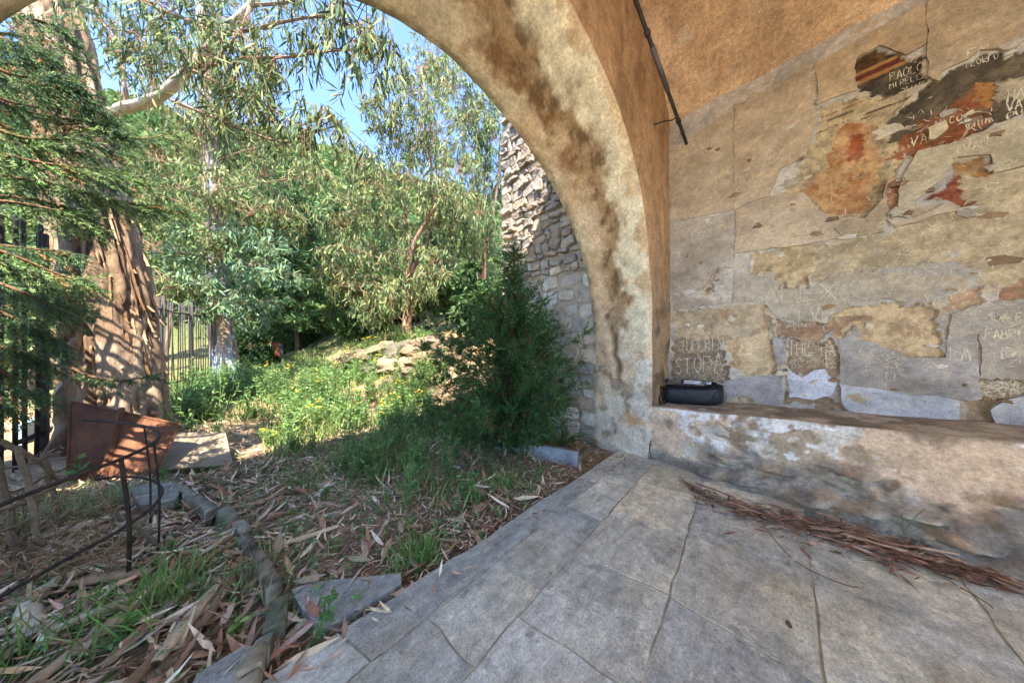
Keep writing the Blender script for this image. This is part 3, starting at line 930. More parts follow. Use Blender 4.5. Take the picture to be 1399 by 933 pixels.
# ------------------------------------------------------------------ stone bench along the wall
def bench_top(v):
    return np.interp(v, [-3, -.85, 1.02], [.64, .626, .53])
nv, nf, nt = 330, 64, 22
bv = np.linspace(1.05, -3.0, nv)
SEC = []
for v in bv:
    t = bench_top(v)
    f = np.linspace(0, 1, nf)
    foot = np.interp(v, [-3, -1.0, -.5, .3, .7, 1.05], [.24, .24, .20, .14, .03, 0.])
    uf = 2.976 - foot * (1 - sstep(.1, .55, f)) + .012 * sstep(.93, 1, f) ** 2 + .02 * sstep(.8, 1, f)
    zf = -.05 + (t + .05) * f
    g = np.linspace(0, 1, nt)[1:]
    ut = 2.996 + (U_WALL + .03 - 2.996) * g
    zt = t + .025 * g + .004
    SEC.append(np.r_[np.c_[uf, np.full(nf, v), zf], np.c_[ut, np.full(nt - 1, v), zt]])
B = np.stack(SEC)
nb_ = B.shape[1]
B = B.reshape(-1, 3)
fr = np.tile(np.r_[np.linspace(0, 1, nf), np.full(nt - 1, 2.0)], nv)
rockm = (1 - sstep(.30, .55, fr + (fbm(B, 3, 4, 160) - .5) * .6)) * sstep(.75, .45, B[:, 1]) if False else (1 - sstep(.40, .62, fr + (fbm(B, 3, 4, 160) - .5) * .7)) * (1 - sstep(.45, .8, B[:, 1]))
disp = (fbm(B, 3.0, 5, 161) - .5) * .05 + (fbm(B, 11, 4, 162) - .5) * .02
rid = np.abs(fbm(np.c_[B[:, 0], B[:, 1] * .6 + B[:, 2] * .6, B[:, 2] * 1.6], 4, 5, 163) - .5) * .62 + np.abs(fbm(np.c_[B[:, 1] * 2.2 + B[:, 2] * 2, B[:, 2] * 6, 0 * B[:, 0]], 1.6, 4, 187) - .5) * .30
onf = (fr <= 1.0)
B[:, 0] -= onf * (disp + rockm * (rid - .08)) * sstep(-.02, .1, fr + .03)
B[:, 2] += (~onf) * ((fbm(B, 4, 4, 164) - .5) * .025) + onf * sstep(.9, 1, fr) * (fbm(B, 6, 3, 165) - .5) * .03
na, nb2, nc = fbm(B, 2.4, 5, 166), fbm(B, 7, 5, 167), fbm(B, 22, 4, 168)
C = np.tile(lin(206, 178, 148), (len(B), 1))
C = mixc(C, lin(172, 152, 126), sstep(.45, .58, na))
C = mixc(C, lin(132, 116, 94), sstep(.58, .68, nb2) * .7)
wq = B + np.c_[fbm(B, 9, 3, 181) - .5, fbm(B, 9, 3, 182) - .5, fbm(B, 9, 3, 183) - .5] * .12
l1 = fbm(wq * np.array([1, 1, 1.5]), 3.2, 5, 169)
l2 = fbm(wq, 1.5, 3, 184)
C = mixc(C, lin(226, 222, 212), sstep(.52, .535, l1) * (1 - sstep(.60, .63, l1)) * sstep(.42, .48, l2) * .95)
C = mixc(C, lin(124, 106, 84), sstep(.63, .68, l1) * .7)
C = mixc(C, lin(206, 196, 178), sstep(.575, .59, fbm(wq, 6, 5, 170)) * sstep(.44, .54, fbm(B, 1.7, 3, 185)) * .85)
C = mixc(C, lin(116, 100, 80), sstep(.60, .64, fbm(wq, 4.2, 5, 186)) * .5)
C = mixc(C, lin(156, 146, 130), rockm * .9)
C = mixc(C, lin(176, 150, 118), rockm * sstep(.52, .66, nb2) * .8)
C = mixc(C, lin(118, 108, 96), rockm * sstep(.55, .68, fbm(B, 5, 5, 171)) * .7)
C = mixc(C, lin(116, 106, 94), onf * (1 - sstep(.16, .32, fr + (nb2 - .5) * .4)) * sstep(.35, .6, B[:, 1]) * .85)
C = np.where((~onf)[:, None], mixc(mixc(np.tile(lin(178, 158, 132), (len(B), 1)), lin(140, 124, 104), sstep(.45, .6, fbm(np.c_[B[:, 0] * 2, B[:, 1], B[:, 2]], 3.5, 5, 172))), lin(198, 184, 160), sstep(.55, .62, fbm(B, 8, 5, 173)) * .7), C)
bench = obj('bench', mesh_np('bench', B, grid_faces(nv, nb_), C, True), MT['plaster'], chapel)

# ------------------------------------------------------------------ rubble stone tower beside the porch
tower = thing('stone_tower', 'tall rubble stone tower wall beside the arch, half in sun', 'tower', (3.4, 2.6, 0))
T_U, T_V0, T_V1, T_H = 3.07, 1.74, 3.42, 7.2
tb = MB()
tb.box((T_U + 1.0, (T_V0 + T_V1) / 2 - .06, T_H / 2 - .3), (2.0, T_V1 - T_V0 - .06, T_H + .5))
part('mortar_core', tb.mesh('mortar_core'), MT['towermortar'], tower)
trng = np.random.default_rng(11)
tcols = [lin(190, 172, 152), lin(176, 158, 138), lin(170, 158, 144), lin(198, 184, 164), lin(152, 142, 130), lin(180, 156, 134)]
def stone_mesh(w, h, depth, rng, col, rough):
    k = 9
    a = np.arange(k) / k * 2 * math.pi + rng.uniform(-.2, .2, k)
    ex = 4.5
    cx = np.sign(np.cos(a)) * np.abs(np.cos(a)) ** (2 / ex) * w / 2 * rng.uniform(.82, 1.06, k)
    cy = np.sign(np.sin(a)) * np.abs(np.sin(a)) ** (2 / ex) * h / 2 * rng.uniform(.80, 1.08, k)
    sh = rng.uniform(.74, .93, k)
    V = np.r_[np.c_[np.full(k, .06), cx, cy], np.c_[-depth * rng.uniform(.45, .8, k), cx * .97, cy * .97],
              np.c_[-depth * rng.uniform(.85, 1.25, k), cx * sh, cy * sh], [[-depth * rng.uniform(.8, 1.3), rng.uniform(-.1, .1) * w, rng.uniform(-.1, .1) * h]]]
    i = np.arange(k)
    j = (i + 1) % k
    Q = np.r_[np.c_[i, k + i, k + j, j], np.c_[k + i, 2 * k + i, 2 * k + j, k + j]]
    T = np.c_[2 * k + i, np.full(k, 3 * k), 2 * k + j]
    C = np.tile(col, (len(V), 1)) * rng.uniform(.88, 1.12, (len(V), 1))
    return mesh_np('stone', V, [Q, T], C, False)
z = -.1
cnt = 0
rest = MB()
while z < T_H - .2:
    h = trng.uniform(.06, .17) if z > 2.0 else trng.uniform(.12, .24)
    y = T_V0 - trng.uniform(0, .15)
    while y < T_V1 - .02:
        w = trng.uniform(.07, .28) if z > 2.0 else trng.uniform(.14, .36)
        if y + w > T_V1 - .08:
            w = T_V1 - y + trng.uniform(-.01, .03)
        hh = h * trng.uniform(.7, 1.3)
        upper = z > 2.0
        dpt = trng.uniform(.02, .07) if upper else trng.uniform(.008, .025)
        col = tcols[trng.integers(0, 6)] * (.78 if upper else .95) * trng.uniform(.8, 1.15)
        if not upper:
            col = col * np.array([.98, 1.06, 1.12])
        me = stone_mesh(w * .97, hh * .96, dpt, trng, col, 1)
        px = T_U
        loc = (px - tower.location[0], y + w / 2 - tower.location[1], z + h / 2 + .05 * (y - 2.5) + trng.uniform(-.02, .02))
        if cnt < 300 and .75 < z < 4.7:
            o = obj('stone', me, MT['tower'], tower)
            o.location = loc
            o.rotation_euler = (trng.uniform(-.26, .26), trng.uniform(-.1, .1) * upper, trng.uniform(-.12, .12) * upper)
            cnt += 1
        else:
            vv_ = np.array([v_.co[:] for v_ in me.vertices])
            rest.add(vv_ + np.array(loc) + np.array(tower.location), [list(p_.vertices) for p_ in me.polygons if len(p_.vertices) == 4], [list(p_.vertices) for p_ in me.polygons if len(p_.vertices) == 3], col)
            bpy.data.meshes.remove(me)
        y += w
    z += h

part('stones', rest.mesh('stones'), MT['tower'], tower, kind='stuff')
# ------------------------------------------------------------------ trees
EUC = [lin(104, 122, 78), lin(88, 108, 68), lin(124, 136, 88), lin(74, 94, 64)]
EUCY = [lin(124, 128, 76), lin(138, 134, 86), lin(104, 116, 68), lin(118, 104, 70)]
EUCB = [lin(100, 128, 102), lin(86, 116, 90), lin(116, 136, 100), lin(110, 128, 84)]
PINE = [lin(74, 100, 58), lin(92, 118, 66), lin(58, 84, 52)]
DOWN = np.array([0, 0, -1.0])

def trunk_mesh(name, path, radii, cols, rough=.04, sides=40, rings=90, seed=0, streak=True):
    P = spline(path, rings)
    R = np.interp(np.linspace(0, 1, rings), np.linspace(0, 1, len(radii)), radii)
    th = np.arange(sides) / sides * 2 * math.pi
    d = norm(np.gradient(P, axis=0))
    a = norm(np.cross(d, np.array([0.3, 1, 0.1])))
    b = np.cross(d, a)
    rad = np.cos(th)[None, :, None] * a[:, None] + np.sin(th)[None, :, None] * b[:, None]
    q = np.stack([np.cos(th)[None] * np.ones((rings, 1)) * 1.0, np.sin(th)[None] * np.ones((rings, 1)), P[:, 2:3] * .32 * np.ones((1, sides))], -1).reshape(-1, 3)
    n1 = fbm(q, 3.2, 5, seed)
    n2 = fbm(q * np.array([1, 1, .5]), 11, 5, seed + 3)
    n3 = fbm(q * np.array([1, 1, 1.6]), 2.2, 4, seed + 5)
    ridge = np.abs(n1 - .5) * 2.2
    disp = rough * (sstep(.0, .25, ridge) * 1.0 + (n2 - .5) * 1.6 + (n3 - .5) * 1.2)
    V = P[:, None] + rad * (R[:, None] + disp.reshape(rings, sides) * (R / R.max())[:, None] ** .5)[..., None]
    C = np.tile(cols[0], (rings * sides, 1))
    C = mixc(C, cols[1], sstep(.42, .58, n3))
    C = mixc(C, cols[2], sstep(.52, .66, n2) * .8)
    C = mixc(C, cols[3], (1 - sstep(.03, .14, ridge)) * .8)
    i, j = np.meshgrid(np.arange(rings - 1), np.arange(sides), indexing='ij')
    i, j = i.ravel(), j.ravel()
    Q = np.c_[i * sides + j, i * sides + (j + 1) % sides, (i + 1) * sides + (j + 1) % sides, (i + 1) * sides + j]
    return mesh_np(name, V.reshape(-1, 3), Q, C, True), P, R

def hang_leaves(rng, pts, n, ln, wd, cols, hang=.9, spread=.03, sd=.2):
    """n leaves hanging along a twig"""
    t = rng.uniform(.1, 1, n) ** .8 * (len(pts) - 1.001)
    i = t.astype(int)
    b = pts[i] + (pts[i + 1] - pts[i]) * (t - i)[:, None] + rng.normal(0, spread, (n, 3))
    d = DOWN * hang + rng.normal(0, .42, (n, 3))
    return leaf_arrays(b, d, rng.uniform(.65, 1.15, n) * ln, rng.uniform(.7, 1.2, n) * wd, rng.normal(0, .22, n), cvar(cols, n, sd, rng), rng)

def crown(rng, root, attach, clusters, ln, wd, cols, bark, twigs=10, per=12, droop=.5, hang=.9, tw_r=.006, limb_r=.02, name='crown', mat='leaf', sd=.2):
    """clusters: (centre, radius); limbs grow to the centres, drooping twigs carry the leaves"""
    LB, FB = MB(), MB()
    attach = np.asarray(attach)
    for cen, rad in clusters:
        cen = np.asarray(cen, float)
        below = attach[attach[:, 2] < cen[2] + .3]
        src = below if len(below) else attach
        k = np.argmin(np.linalg.norm(src - cen, axis=1) + .25 * np.abs(src[:, 2] - (cen[2] - rad)))
        a = src[k]
        mid = (a + cen) / 2 + rng.normal(0, .12, 3) * rad + np.array([0, 0, .15 * rad])
        lim = spline([a, mid, cen], 9)
        LB.tube(lim, np.linspace(limb_r, tw_r, 9), 5, bark, cap=False)
        for _ in range(twigs):
            u = norm(rng.normal(size=3))
            p0 = cen + (lim[6] - cen) * rng.uniform(0, 1)
            e = cen + u * rad * rng.uniform(.45, 1.0) * np.array([1, 1, .8])
            tip = e + DOWN * droop * rad * rng.uniform(.2, 1)
            tw = spline([p0, (p0 + e) / 2 + np.array([0, 0, .12 * rad]), e, tip], 9)
            LB.tube(tw, np.linspace(tw_r, tw_r * .4, 9), 3, bark, cap=False)
            FB.add(*(lambda v, t, c: (v, None, t, c))(*hang_leaves(rng, tw[3:], per, ln, wd, cols, hang, ln * .18, sd)))
    part('limbs', LB.mesh('limbs'), MT['smoothbark'], root)
    return part(name, FB.mesh(name), MT[mat], root, kind='stuff')

def blob(rng, cen, size, n, rad):
    """clusters scattered through an ellipsoid"""
    out = []
    for _ in range(n):
        u = norm(rng.normal(size=3)) * rng.uniform(.35, 1) ** .6
        out.append((np.asarray(cen) + u * np.asarray(size), rad * rng.uniform(.75, 1.25)))
    return out

# --- the big shaggy eucalyptus behind the fence
rng = np.random.default_rng(21)
b0 = np.array([-1.20, 5.92, -.1])
big = thing('eucalyptus_tree', 'massive old eucalyptus with shaggy peeling bark behind the rusty sheet', 'tree', b0)
path = [b0, b0 + [-.02, .02, .5], b0 + [-.1, .1, 1.6], b0 + [-.24, .23, 2.8], b0 + [-.44, .42, 4.2], b0 + [-.7, .68, 6.0], b0 + [-.9, .9, 8.5]]
me, TP, TR = trunk_mesh('trunk', path, [.47, .37, .325, .295, .265, .24, .21, .19, .17], [lin(140, 114, 90), lin(160, 138, 116), lin(112, 88, 68), lin(74, 56, 44)], .085, 72, 200, 22)
part('trunk', me, MT['bark'], big)
for k in range(240):                        # plates and strips of bark peeling off
    z = rng.uniform(.1, 4.8)
    i = int(np.clip(np.searchsorted(TP[:, 2], z), 1, len(TP) - 2))
    a = rng.uniform(-2.6, .6)
    ln_, wd_ = rng.uniform(.12, .9), rng.uniform(.014, .05)
    o = np.array([math.cos(a), math.sin(a), 0])
    s = np.array([-o[1], o[0], 0])
    n = 6
    t = np.linspace(0, 1, n)
    R0 = TR[i] + .035
    lean = (TP[min(i + 10, len(TP) - 1)] - TP[i]); lean = lean / lean[2]
    c = TP[i] + o * (R0 - .035 + .055 * vnoise(np.array([[math.cos(a), math.sin(a), z * .3]]), 3, 9)[0] + rng.uniform(0, .09) * (t[:, None]) ** 3 + .012 * np.sin(t[:, None] * 5 + k)) - lean * (ln_ * t[:, None]) + s * (rng.normal(0, .03) * t[:, None])
    w = wd_ * .5 * np.interp(t, [0, .15, .7, 1], [.5, 1, .9, .25])[:, None]
    L_ = c - s * w + s * rng.uniform(-.006, .006, (n, 1))
    R_ = c + s * w + s * rng.uniform(-.006, .006, (n, 1))
    M_ = c + o * .014
    V = np.r_[L_, M_, R_, L_ - o * .012, R_ - o * .012]
    q = np.arange(n - 1)
    Q = np.r_[np.c_[q, q + 1, n + q + 1, n + q], np.c_[n + q, n + q + 1, 2 * n + q + 1, 2 * n + q], np.c_[q, 3 * n + q, 3 * n + q + 1, q + 1], np.c_[2 * n + q, 2 * n + q + 1, 4 * n + q + 1, 4 * n + q]]
    col = [lin(152, 122, 94), lin(126, 96, 70), lin(168, 142, 114), lin(98, 74, 56)][rng.integers(0, 4)] * rng.uniform(.85, 1.15)
    part('bark_strip', mesh_np('bark_strip', V, Q, np.tile(col, (len(V), 1)), False), MT['bark'], big)

PALE = lin(186, 172, 150)
limb = spline([at(120, 175, 3.55), at(158, 152, 3.3), at(215, 134, 3.1), at(258, 94, 3.0), at(300, 50, 2.95), at(342, 8, 2.9), at(390, -60, 2.85), at(430, -120, 2.85)], 60)
lb = MB()
lb.tube(limb, np.interp(np.linspace(0, 1, 60), [0, .25, .6, 1], [.062, .05, .036, .02]) * (1 + .18 * np.sin(np.arange(60) * 1.3) * .4), 12, np.tile(PALE, (60 * 12 + 2, 1)) * RNG.uniform(.85, 1.1, (722, 1)))
part('main_limb', lb.mesh('main_limb', True), MT['smoothbark'], big)
boughs = [
    [(258, 94, 3.0), (300, 88, 2.9), (345, 80, 2.8), (400, 78, 2.7), (455, 70, 2.65), (505, 70, 2.6)],
    [(258, 94, 3.0), (290, 110, 2.9), (330, 130, 2.8), (372, 150, 2.75), (410, 175, 2.7)],
    [(236, 138, 3.05), (290, 160, 2.95), (345, 182, 2.85), (390, 194, 2.8), (440, 178, 2.7), (462, 172, 2.7)],
    [(300, 50, 2.95), (340, 42, 2.85), (390, 30, 2.75), (440, 24, 2.65), (490, 40, 2.6), (520, 62, 2.55)],
    [(342, 8, 2.9), (390, 4, 2.8), (440, -6, 2.7), (480, 10, 2.62)],
    [(372, 168, 2.78), (368, 130, 2.75), (362, 95, 2.75), (350, 60, 2.8)],
    [(300, 50, 2.95), (290, 20, 3.0), (284, -20, 3.0)],
    [(172, 150, 3.25), (170, 110, 3.2), (160, 70, 3.2), (140, 30, 3.2), (120, -10, 3.2)],
    [(215, 134, 3.1), (205, 90, 3.05), (190, 50, 3.0), (150, 40, 2.95)],
    [(300, 50, 2.95), (260, 30, 2.9), (210, 10, 2.85), (170, -10, 2.8)],
    [(342, 8, 2.9), (330, 40, 2.8), (300, 75, 2.7), (270, 110, 2.65)],
]
bb, fb = MB(), MB()
twig_pts = []
for pl in boughs:
    p = spline([at(*q) for q in pl], 28)
    bb.tube(p, np.linspace(.018, .005, 28), 6, lin(150, 118, 96), cap=False)
    for s in range(27):
        i = rng.integers(6, 28)
        st = p[i]
        e = st + rng.normal(0, .16, 3) + np.array([0, 0, .02])
        tip = e + DOWN * rng.uniform(.08, .30) + rng.normal(0, .05, 3)
        tw = spline([st, (st + e) / 2 + [0, 0, .05], e, tip], 8)
        bb.tube(tw, np.linspace(.005, .002, 8), 3, lin(140, 104, 78), cap=False)
        fb.add(*(lambda v, t, c: (v, None, t, c))(*hang_leaves(rng, tw[2:], 15, .15, .017, EUC + EUCY[:1], 1.0, .02)))
        twig_pts.append(tw)
part('boughs', bb.mesh('boughs'), MT['smoothbark'], big)
part('crown', fb.mesh('crown'), MT['leaf'], big, kind='stuff')
# the outermost leaves one can pick out singly against the sky
lm = []
for k in range(8):
    v, t, c = leaf_arrays(np.zeros((1, 3)), np.array([[0, 0, -1.0]]), .18 * rng.uniform(.8, 1.2), .024 * rng.uniform(.85, 1.2), rng.uniform(-.3, .3), cvar(EUC, 1, .2, rng), rng)
    m_ = mesh_np('leaf', v, t, c, True)
    m_.materials.append(MT['leaf'])
    lm.append(m_)
edge_tw = []
for (x, y, Z) in [(505, 70, 2.6), (520, 62, 2.55), (480, 20, 2.6), (462, 172, 2.7), (440, 178, 2.7), (410, 175, 2.7), (540, 70, 2.52), (455, 70, 2.65), (500, 45, 2.58), (425, 60, 2.7), (470, 40, 2.62)]:
    for s in range(5):
        st = at(x, y, Z)
        e = st + rng.normal(0, .07, 3) + np.array([0, 0, .03])
        edge_tw.append(spline([st, e, e + DOWN * rng.uniform(.1, .34)], 8))
eb = MB()
for tw in edge_tw:
    eb.tube(tw, np.linspace(.004, .0016, 8), 3, lin(140, 104, 78), cap=False)
part('twigs', eb.mesh('twigs'), MT['smoothbark'], big)
cr = [o for o in big.children if o.name.startswith('crown')][0]
for k in range(240):
    tw = edge_tw[k % len(edge_tw)]
    p = tw[rng.integers(1, 8)] + rng.normal(0, .018, 3)
    o = obj('leaf', lm[k % 8], None, cr)
    o.location = p
    o.rotation_euler = (rng.normal(0, .38), rng.normal(0, .38), rng.uniform(0, 6.28))
# upper crown that the porch arch hides, plus what fills the left top corner
crown2 = []
for (x, y, Z, r) in [(70, -60, 3.5, .7), (170, -40, 3.8, .6), (240, 15, 4.2, .6), (100, 20, 4.6, .7), (180, 70, 4.8, .55), (330, 10, 4.4, .5), (230, 60, 5.2, .5), (400, -20, 4.6, .6)]:
    crown2.append((at(x, y, Z), r))
o_ = crown(rng, big, np.r_[TP[100:], limb[20:]], crown2, .15, .017, EUC + EUCY[:2], lin(150, 122, 98), twigs=13, per=12, name='upper_crown', limb_r=.03)

# --- second eucalyptus, pale trunk by the bend of the fence
rng = np.random.default_rng(31)
Z2 = 8.0
g2 = at(313, 524, Z2)
g2[2] = float(ground_z(g2[0], g2[1])[0]) - .1
e2 = thing('eucalyptus_tree', 'blue-grey trunked eucalyptus at the end of the grey iron fence', 'tree', g2)
pth = [g2, at(310, 505, Z2), at(302, 450, Z2), at(296, 380, Z2), at(293, 300, Z2), at(289, 220, Z2), at(284, 130, Z2), at(278, 40, Z2), at(270, -40, Z2)]
me, P2, R2 = trunk_mesh('trunk', pth, [.36, .29, .25, .2, .17, .15, .13, .11, .09], [lin(168, 150, 130), lin(150, 160, 164), lin(172, 128, 100), lin(110, 84, 66)], .03, 36, 120, 33)
part('trunk', me, MT['smoothbark'], e2)
cl = []
for (x, y, r) in [(262, 385, .55), (296, 345, .6), (345, 360, .6), (334, 412, .6), (276, 418, .45), (368, 412, .5), (240, 345, .45), (312, 385, .6), (388, 370, .5), (350, 436, .35), (320, 320, .5), (370, 330, .45), (255, 310, .4)]:
    cl.append((at(x, y, Z2 - rng.uniform(.2, 1.0)), r))
crown(rng, e2, P2[20:70], cl, .23, .045, EUCB + EUC[:2], lin(140, 120, 100), twigs=22, per=13, name='low_crown', limb_r=.016, hang=.75)
cl = []
for (x, y, r) in [(215, 300, .8), (250, 260, .8), (310, 250, .9), (350, 290, .8), (330, 200, .8), (370, 240, .8), (270, 190, .7), (240, 140, .8), (300, 130, .9), (350, 150, .7), (400, 200, .7), (395, 290, .7), (210, 220, .7), (260, 80, .9), (320, 70, .9), (200, 340, .7), (225, 390, .6), (180, 260, .7), (430, 240, .6), (290, 280, .6), (285, 210, .55), (295, 160, .55), (290, 330, .55)]:
    cl.append((at(x, y, Z2 + rng.uniform(-1.3, .9)), r))
crown(rng, e2, P2[30:], cl, .22, .034, EUC + EUCY, lin(168, 128, 104), twigs=34, per=16, name='crown', limb_r=.02)

# --- tall yellow-green eucalyptus clump on the bank, beside the tower
rng = np.random.default_rng(41)
def bank_euc(px, py, Z, label, clus, cols, seed, leafscale=1.0, reddish=True):
    g = at(px, py, Z)
    gz = float(ground_z(g[0], g[1])[0])
    g[2] = gz - .1
    t = thing('eucalyptus_tree', label, 'tree', g)
    top = np.array(clus[0][0])
    topw = at(*clus[0][0][:2], Z)
    for q in range(3):
        p = [g + [rng.normal(0, .08), rng.normal(0, .08), 0], g + (topw - g) * .25 + rng.normal(0, .25, 3), g + (topw - g) * .55 + rng.normal(0, .5, 3), g + (topw - g) * .9 + rng.normal(0, .6, 3)]
        me, P, R = trunk_mesh('trunk', p, [.10, .065, .045, .025], [lin(150, 104, 78), lin(178, 150, 124), lin(128, 86, 62), lin(104, 70, 52)], .012, 12, 40, seed + q)
        part('trunk', me, MT['smoothbark'], t)
        AP = P if q == 0 else np.r_[AP, P]
    cl = [(at(x, y, Z + rng.uniform(-1.5, .9)), r) for ((x, y), r) in clus]
    crown(rng, t, AP, cl, .26 * leafscale, .040 * leafscale, cols, lin(150, 116, 92), twigs=46, per=17, name='crown', limb_r=.018)
    return t
bank_euc(555, 432, 9.5, 'tall bushy yellow-green eucalyptus with reddish stems on the bank', [((590, 80), 1.0), ((560, 130), 1.1), ((620, 120), 1.1), ((600, 180), 1.1), ((540, 200), 1.1), ((650, 160), .9), ((510, 250), 1.1), ((570, 250), 1.1), ((630, 230), 1.0), ((480, 290), 1.0), ((530, 310), 1.1), ((600, 300), 1.0), ((560, 350), 1.0), ((500, 350), 1.0), ((470, 340), .8), ((545, 390), .8), ((520, 150), .8), ((490, 220), .8), ((600, 100), .8), ((575, 200), 1.0), ((620, 270), .9), ((590, 380), .7), ((480, 390), .8), ((530, 400), .7), ((565, 410), .55), ((510, 420), .6), ((600, 360), .8), ((455, 370), .7), ((460, 310), .8)], EUC + EUCY, 42)
bank_euc(660, 395, 11.5, 'slimmer shaded eucalyptus against the tower corner', [((660, 150), 1.0), ((675, 190), .9), ((640, 200), 1.0), ((665, 240), 1.0), ((650, 290), 1.0), ((670, 320), .9), ((635, 340), .9), ((660, 370), .8), ((680, 270), .7), ((625, 300), .9), ((600, 340), .9)], EUC, 52)

# --- dark pine in the middle distance
rng = np.random.default_rng(61)
def conifer(px, py, Z, toppx, label, wid, cols, nb, nlen, group=None, dens=1.0, name='pine_tree', droop=.1, up=.2):
    g = at(px, py, Z)
    g[2] = float(ground_z(g[0], g[1])[0]) - .05
    top = at(*toppx, Z)
    t = thing(name, label, 'tree', g, group)
    me, P, R = trunk_mesh('trunk', [g, g * .6 + top * .4 + rng.normal(0, .1, 3), top], [.02 * wid + .05, .03 * wid, .012], [lin(96, 76, 60), lin(116, 94, 74), lin(80, 62, 48), lin(60, 46, 36)], .012, 10, 30, 63)
    part('trunk', me, MT['bark'], t)
    LB, FB = MB(), MB()
    H = top[2] - g[2]
    for b in range(nb):
        f = (b + rng.uniform(0, 1)) / nb
        f = .10 + .9 * f
        L = wid * (1.02 - f) ** .8 * rng.uniform(.6, 1.1) + .06 * wid
        a = b * 2.4 + rng.uniform(-.5, .5)
        p0 = g + (top - g) * f
        dirv = np.array([math.cos(a), math.sin(a), up])
        p2 = p0 + dirv * L
        br = spline([p0, p0 + dirv * L * .5 + [0, 0, -.02 * L], p2 + [0, 0, -droop * L]], 8)
        LB.tube(br, np.linspace(.012 * wid + .004, .003, 8), 3, lin(90, 70, 54), cap=False)
        ns = max(3, int(L / nlen * 2.0))
        for s in range(ns):
            q = br[min(7, int(rng.uniform(.25, 1) * 8))]
            sp = q + (dirv * rng.uniform(.1, 1) + rng.normal(0, .7, 3) * [1, 1, .45]) * nlen * 2.2
            n = int(20 * dens)
            tt_ = rng.uniform(0, 1, n)[:, None]
            base = q + (sp - q) * tt_
            dd = norm(sp - q)[None] * .8 + rng.normal(0, .6, (n, 3))
            FB.add(*(lambda v, q_, c: (v, q_, None, c))(*ribbons(base, dd, nlen * rng.uniform(.6, 1.2, n), nlen * .20, cvar(cols, n, .25, rng), rng)))
    part('limbs', LB.mesh('limbs'), MT['bark'], t)
    part('crown', FB.mesh('crown'), MT['needle'], t, kind='stuff')
    return t
conifer(408, 498, 12.0, (398, 235), 'dark green pine with a thin leaning trunk beyond the weeds', 2.6, PINE, 90, .28, dens=1.4)
conifer(352, 500, 13.0, (350, 300), 'small shaded pine behind the pale eucalyptus trunk', 2.0, PINE, 60, .26, dens=1.3)

# --- overhanging cypress on the left, its flat sprays reaching across the fence
rng = np.random.default_rng(71)
cg = np.array([-2.35, 4.55, -.3])
cyp = thing('cypress_tree', 'large feathery cypress whose drooping sprays overhang the left fence', 'tree', cg)
me, CP, CR = trunk_mesh('trunk', [cg, cg + [.02, 0, 2], cg + [-.05, .05, 4.5], cg + [0, 0, 7.5]], [.2, .17, .12, .04], [lin(112, 88, 68), lin(128, 104, 82), lin(90, 68, 52), lin(66, 50, 40)], .02, 18, 50, 72)
part('trunk', me, MT['bark'], cyp)
CYP = [lin(88, 112, 74), lin(72, 96, 66), lin(108, 128, 82), lin(64, 88, 66)]
CYPL = [lin(126, 148, 90), lin(108, 132, 80)]
fronds = [
    [(-70, 20, 1.9), (20, 60, 1.9), (75, 80, 1.95)],
    [(-70, 60, 1.8), (20, 110, 1.8), (75, 118, 1.9), (118, 128, 2.0)],
    [(-70, 110, 1.85), (30, 150, 1.9), (105, 165, 2.0), (165, 170, 2.1)],
    [(-70, 150, 1.7), (40, 190, 1.8), (120, 178, 2.0), (190, 190, 2.2), (245, 180, 2.35)],
    [(-70, 190, 1.7), (50, 222, 1.8), (130, 230, 2.0), (200, 245, 2.2)],
    [(-70, 230, 1.8), (60, 250, 1.9), (150, 272, 2.1), (215, 285, 2.3), (255, 282, 2.4)],
    [(-70, 270, 1.75), (40, 280, 1.8), (110, 300, 1.95), (150, 320, 2.1)],
    [(-70, 320, 1.6), (20, 350, 1.7), (80, 375, 1.8), (125, 385, 1.9)],
    [(-70, 360, 1.6), (20, 395, 1.65), (70, 415, 1.75), (110, 420, 1.85)],
    [(-70, 400, 1.65), (10, 430, 1.7), (50, 452, 1.75), (85, 470, 1.8)],
    [(-70, 470, 1.6), (0, 505, 1.65), (30, 530, 1.7), (55, 538, 1.75)],
    [(-40, 330, 1.75), (40, 340, 1.8), (100, 345, 1.9)],
    [(-60, 130, 1.9), (20, 180, 1.9), (80, 205, 1.95), (120, 210, 2.0)],
    [(60, 470, 2.1), (110, 508, 2.1), (160, 520, 2.1), (216, 512, 2.1)],
    [(-70, 440, 1.7), (-10, 470, 1.7), (30, 480, 1.75), (70, 500, 1.8)],
    [(-60, 500, 1.8), (-10, 530, 1.8), (10, 560, 1.8)],
    [(-80, 80, 2.2), (30, 90, 2.3), (80, 110, 2.4)],
    [(-60, 40, 2.0), (30, 50, 2.1), (80, 62, 2.15), (115, 80, 2.2)],
    [(-60, 0, 2.0), (20, 20, 2.1), (70, 34, 2.15), (100, 50, 2.2)],
    [(-60, 90, 2.0), (40, 120, 2.1), (100, 140, 2.2), (140, 150, 2.25)],
]
extra = []
for fi, fp in enumerate(fronds):
    if fi == 13:
        continue
    for rep in range(1 if fi < 8 else 0):
        dx_, dy_, dz_ = rng.uniform(-45, 5), rng.uniform(-26, 26), rng.uniform(-.08, .3)
        extra.append([(a_ + dx_ * (j_ + 1) / len(fp), b_ + dy_ * (j_ + .5) / len(fp) * 1.5, c_ + dz_) for j_, (a_, b_, c_) in enumerate(fp)])
fronds = fronds + extra
LB, FB = MB(), MB()
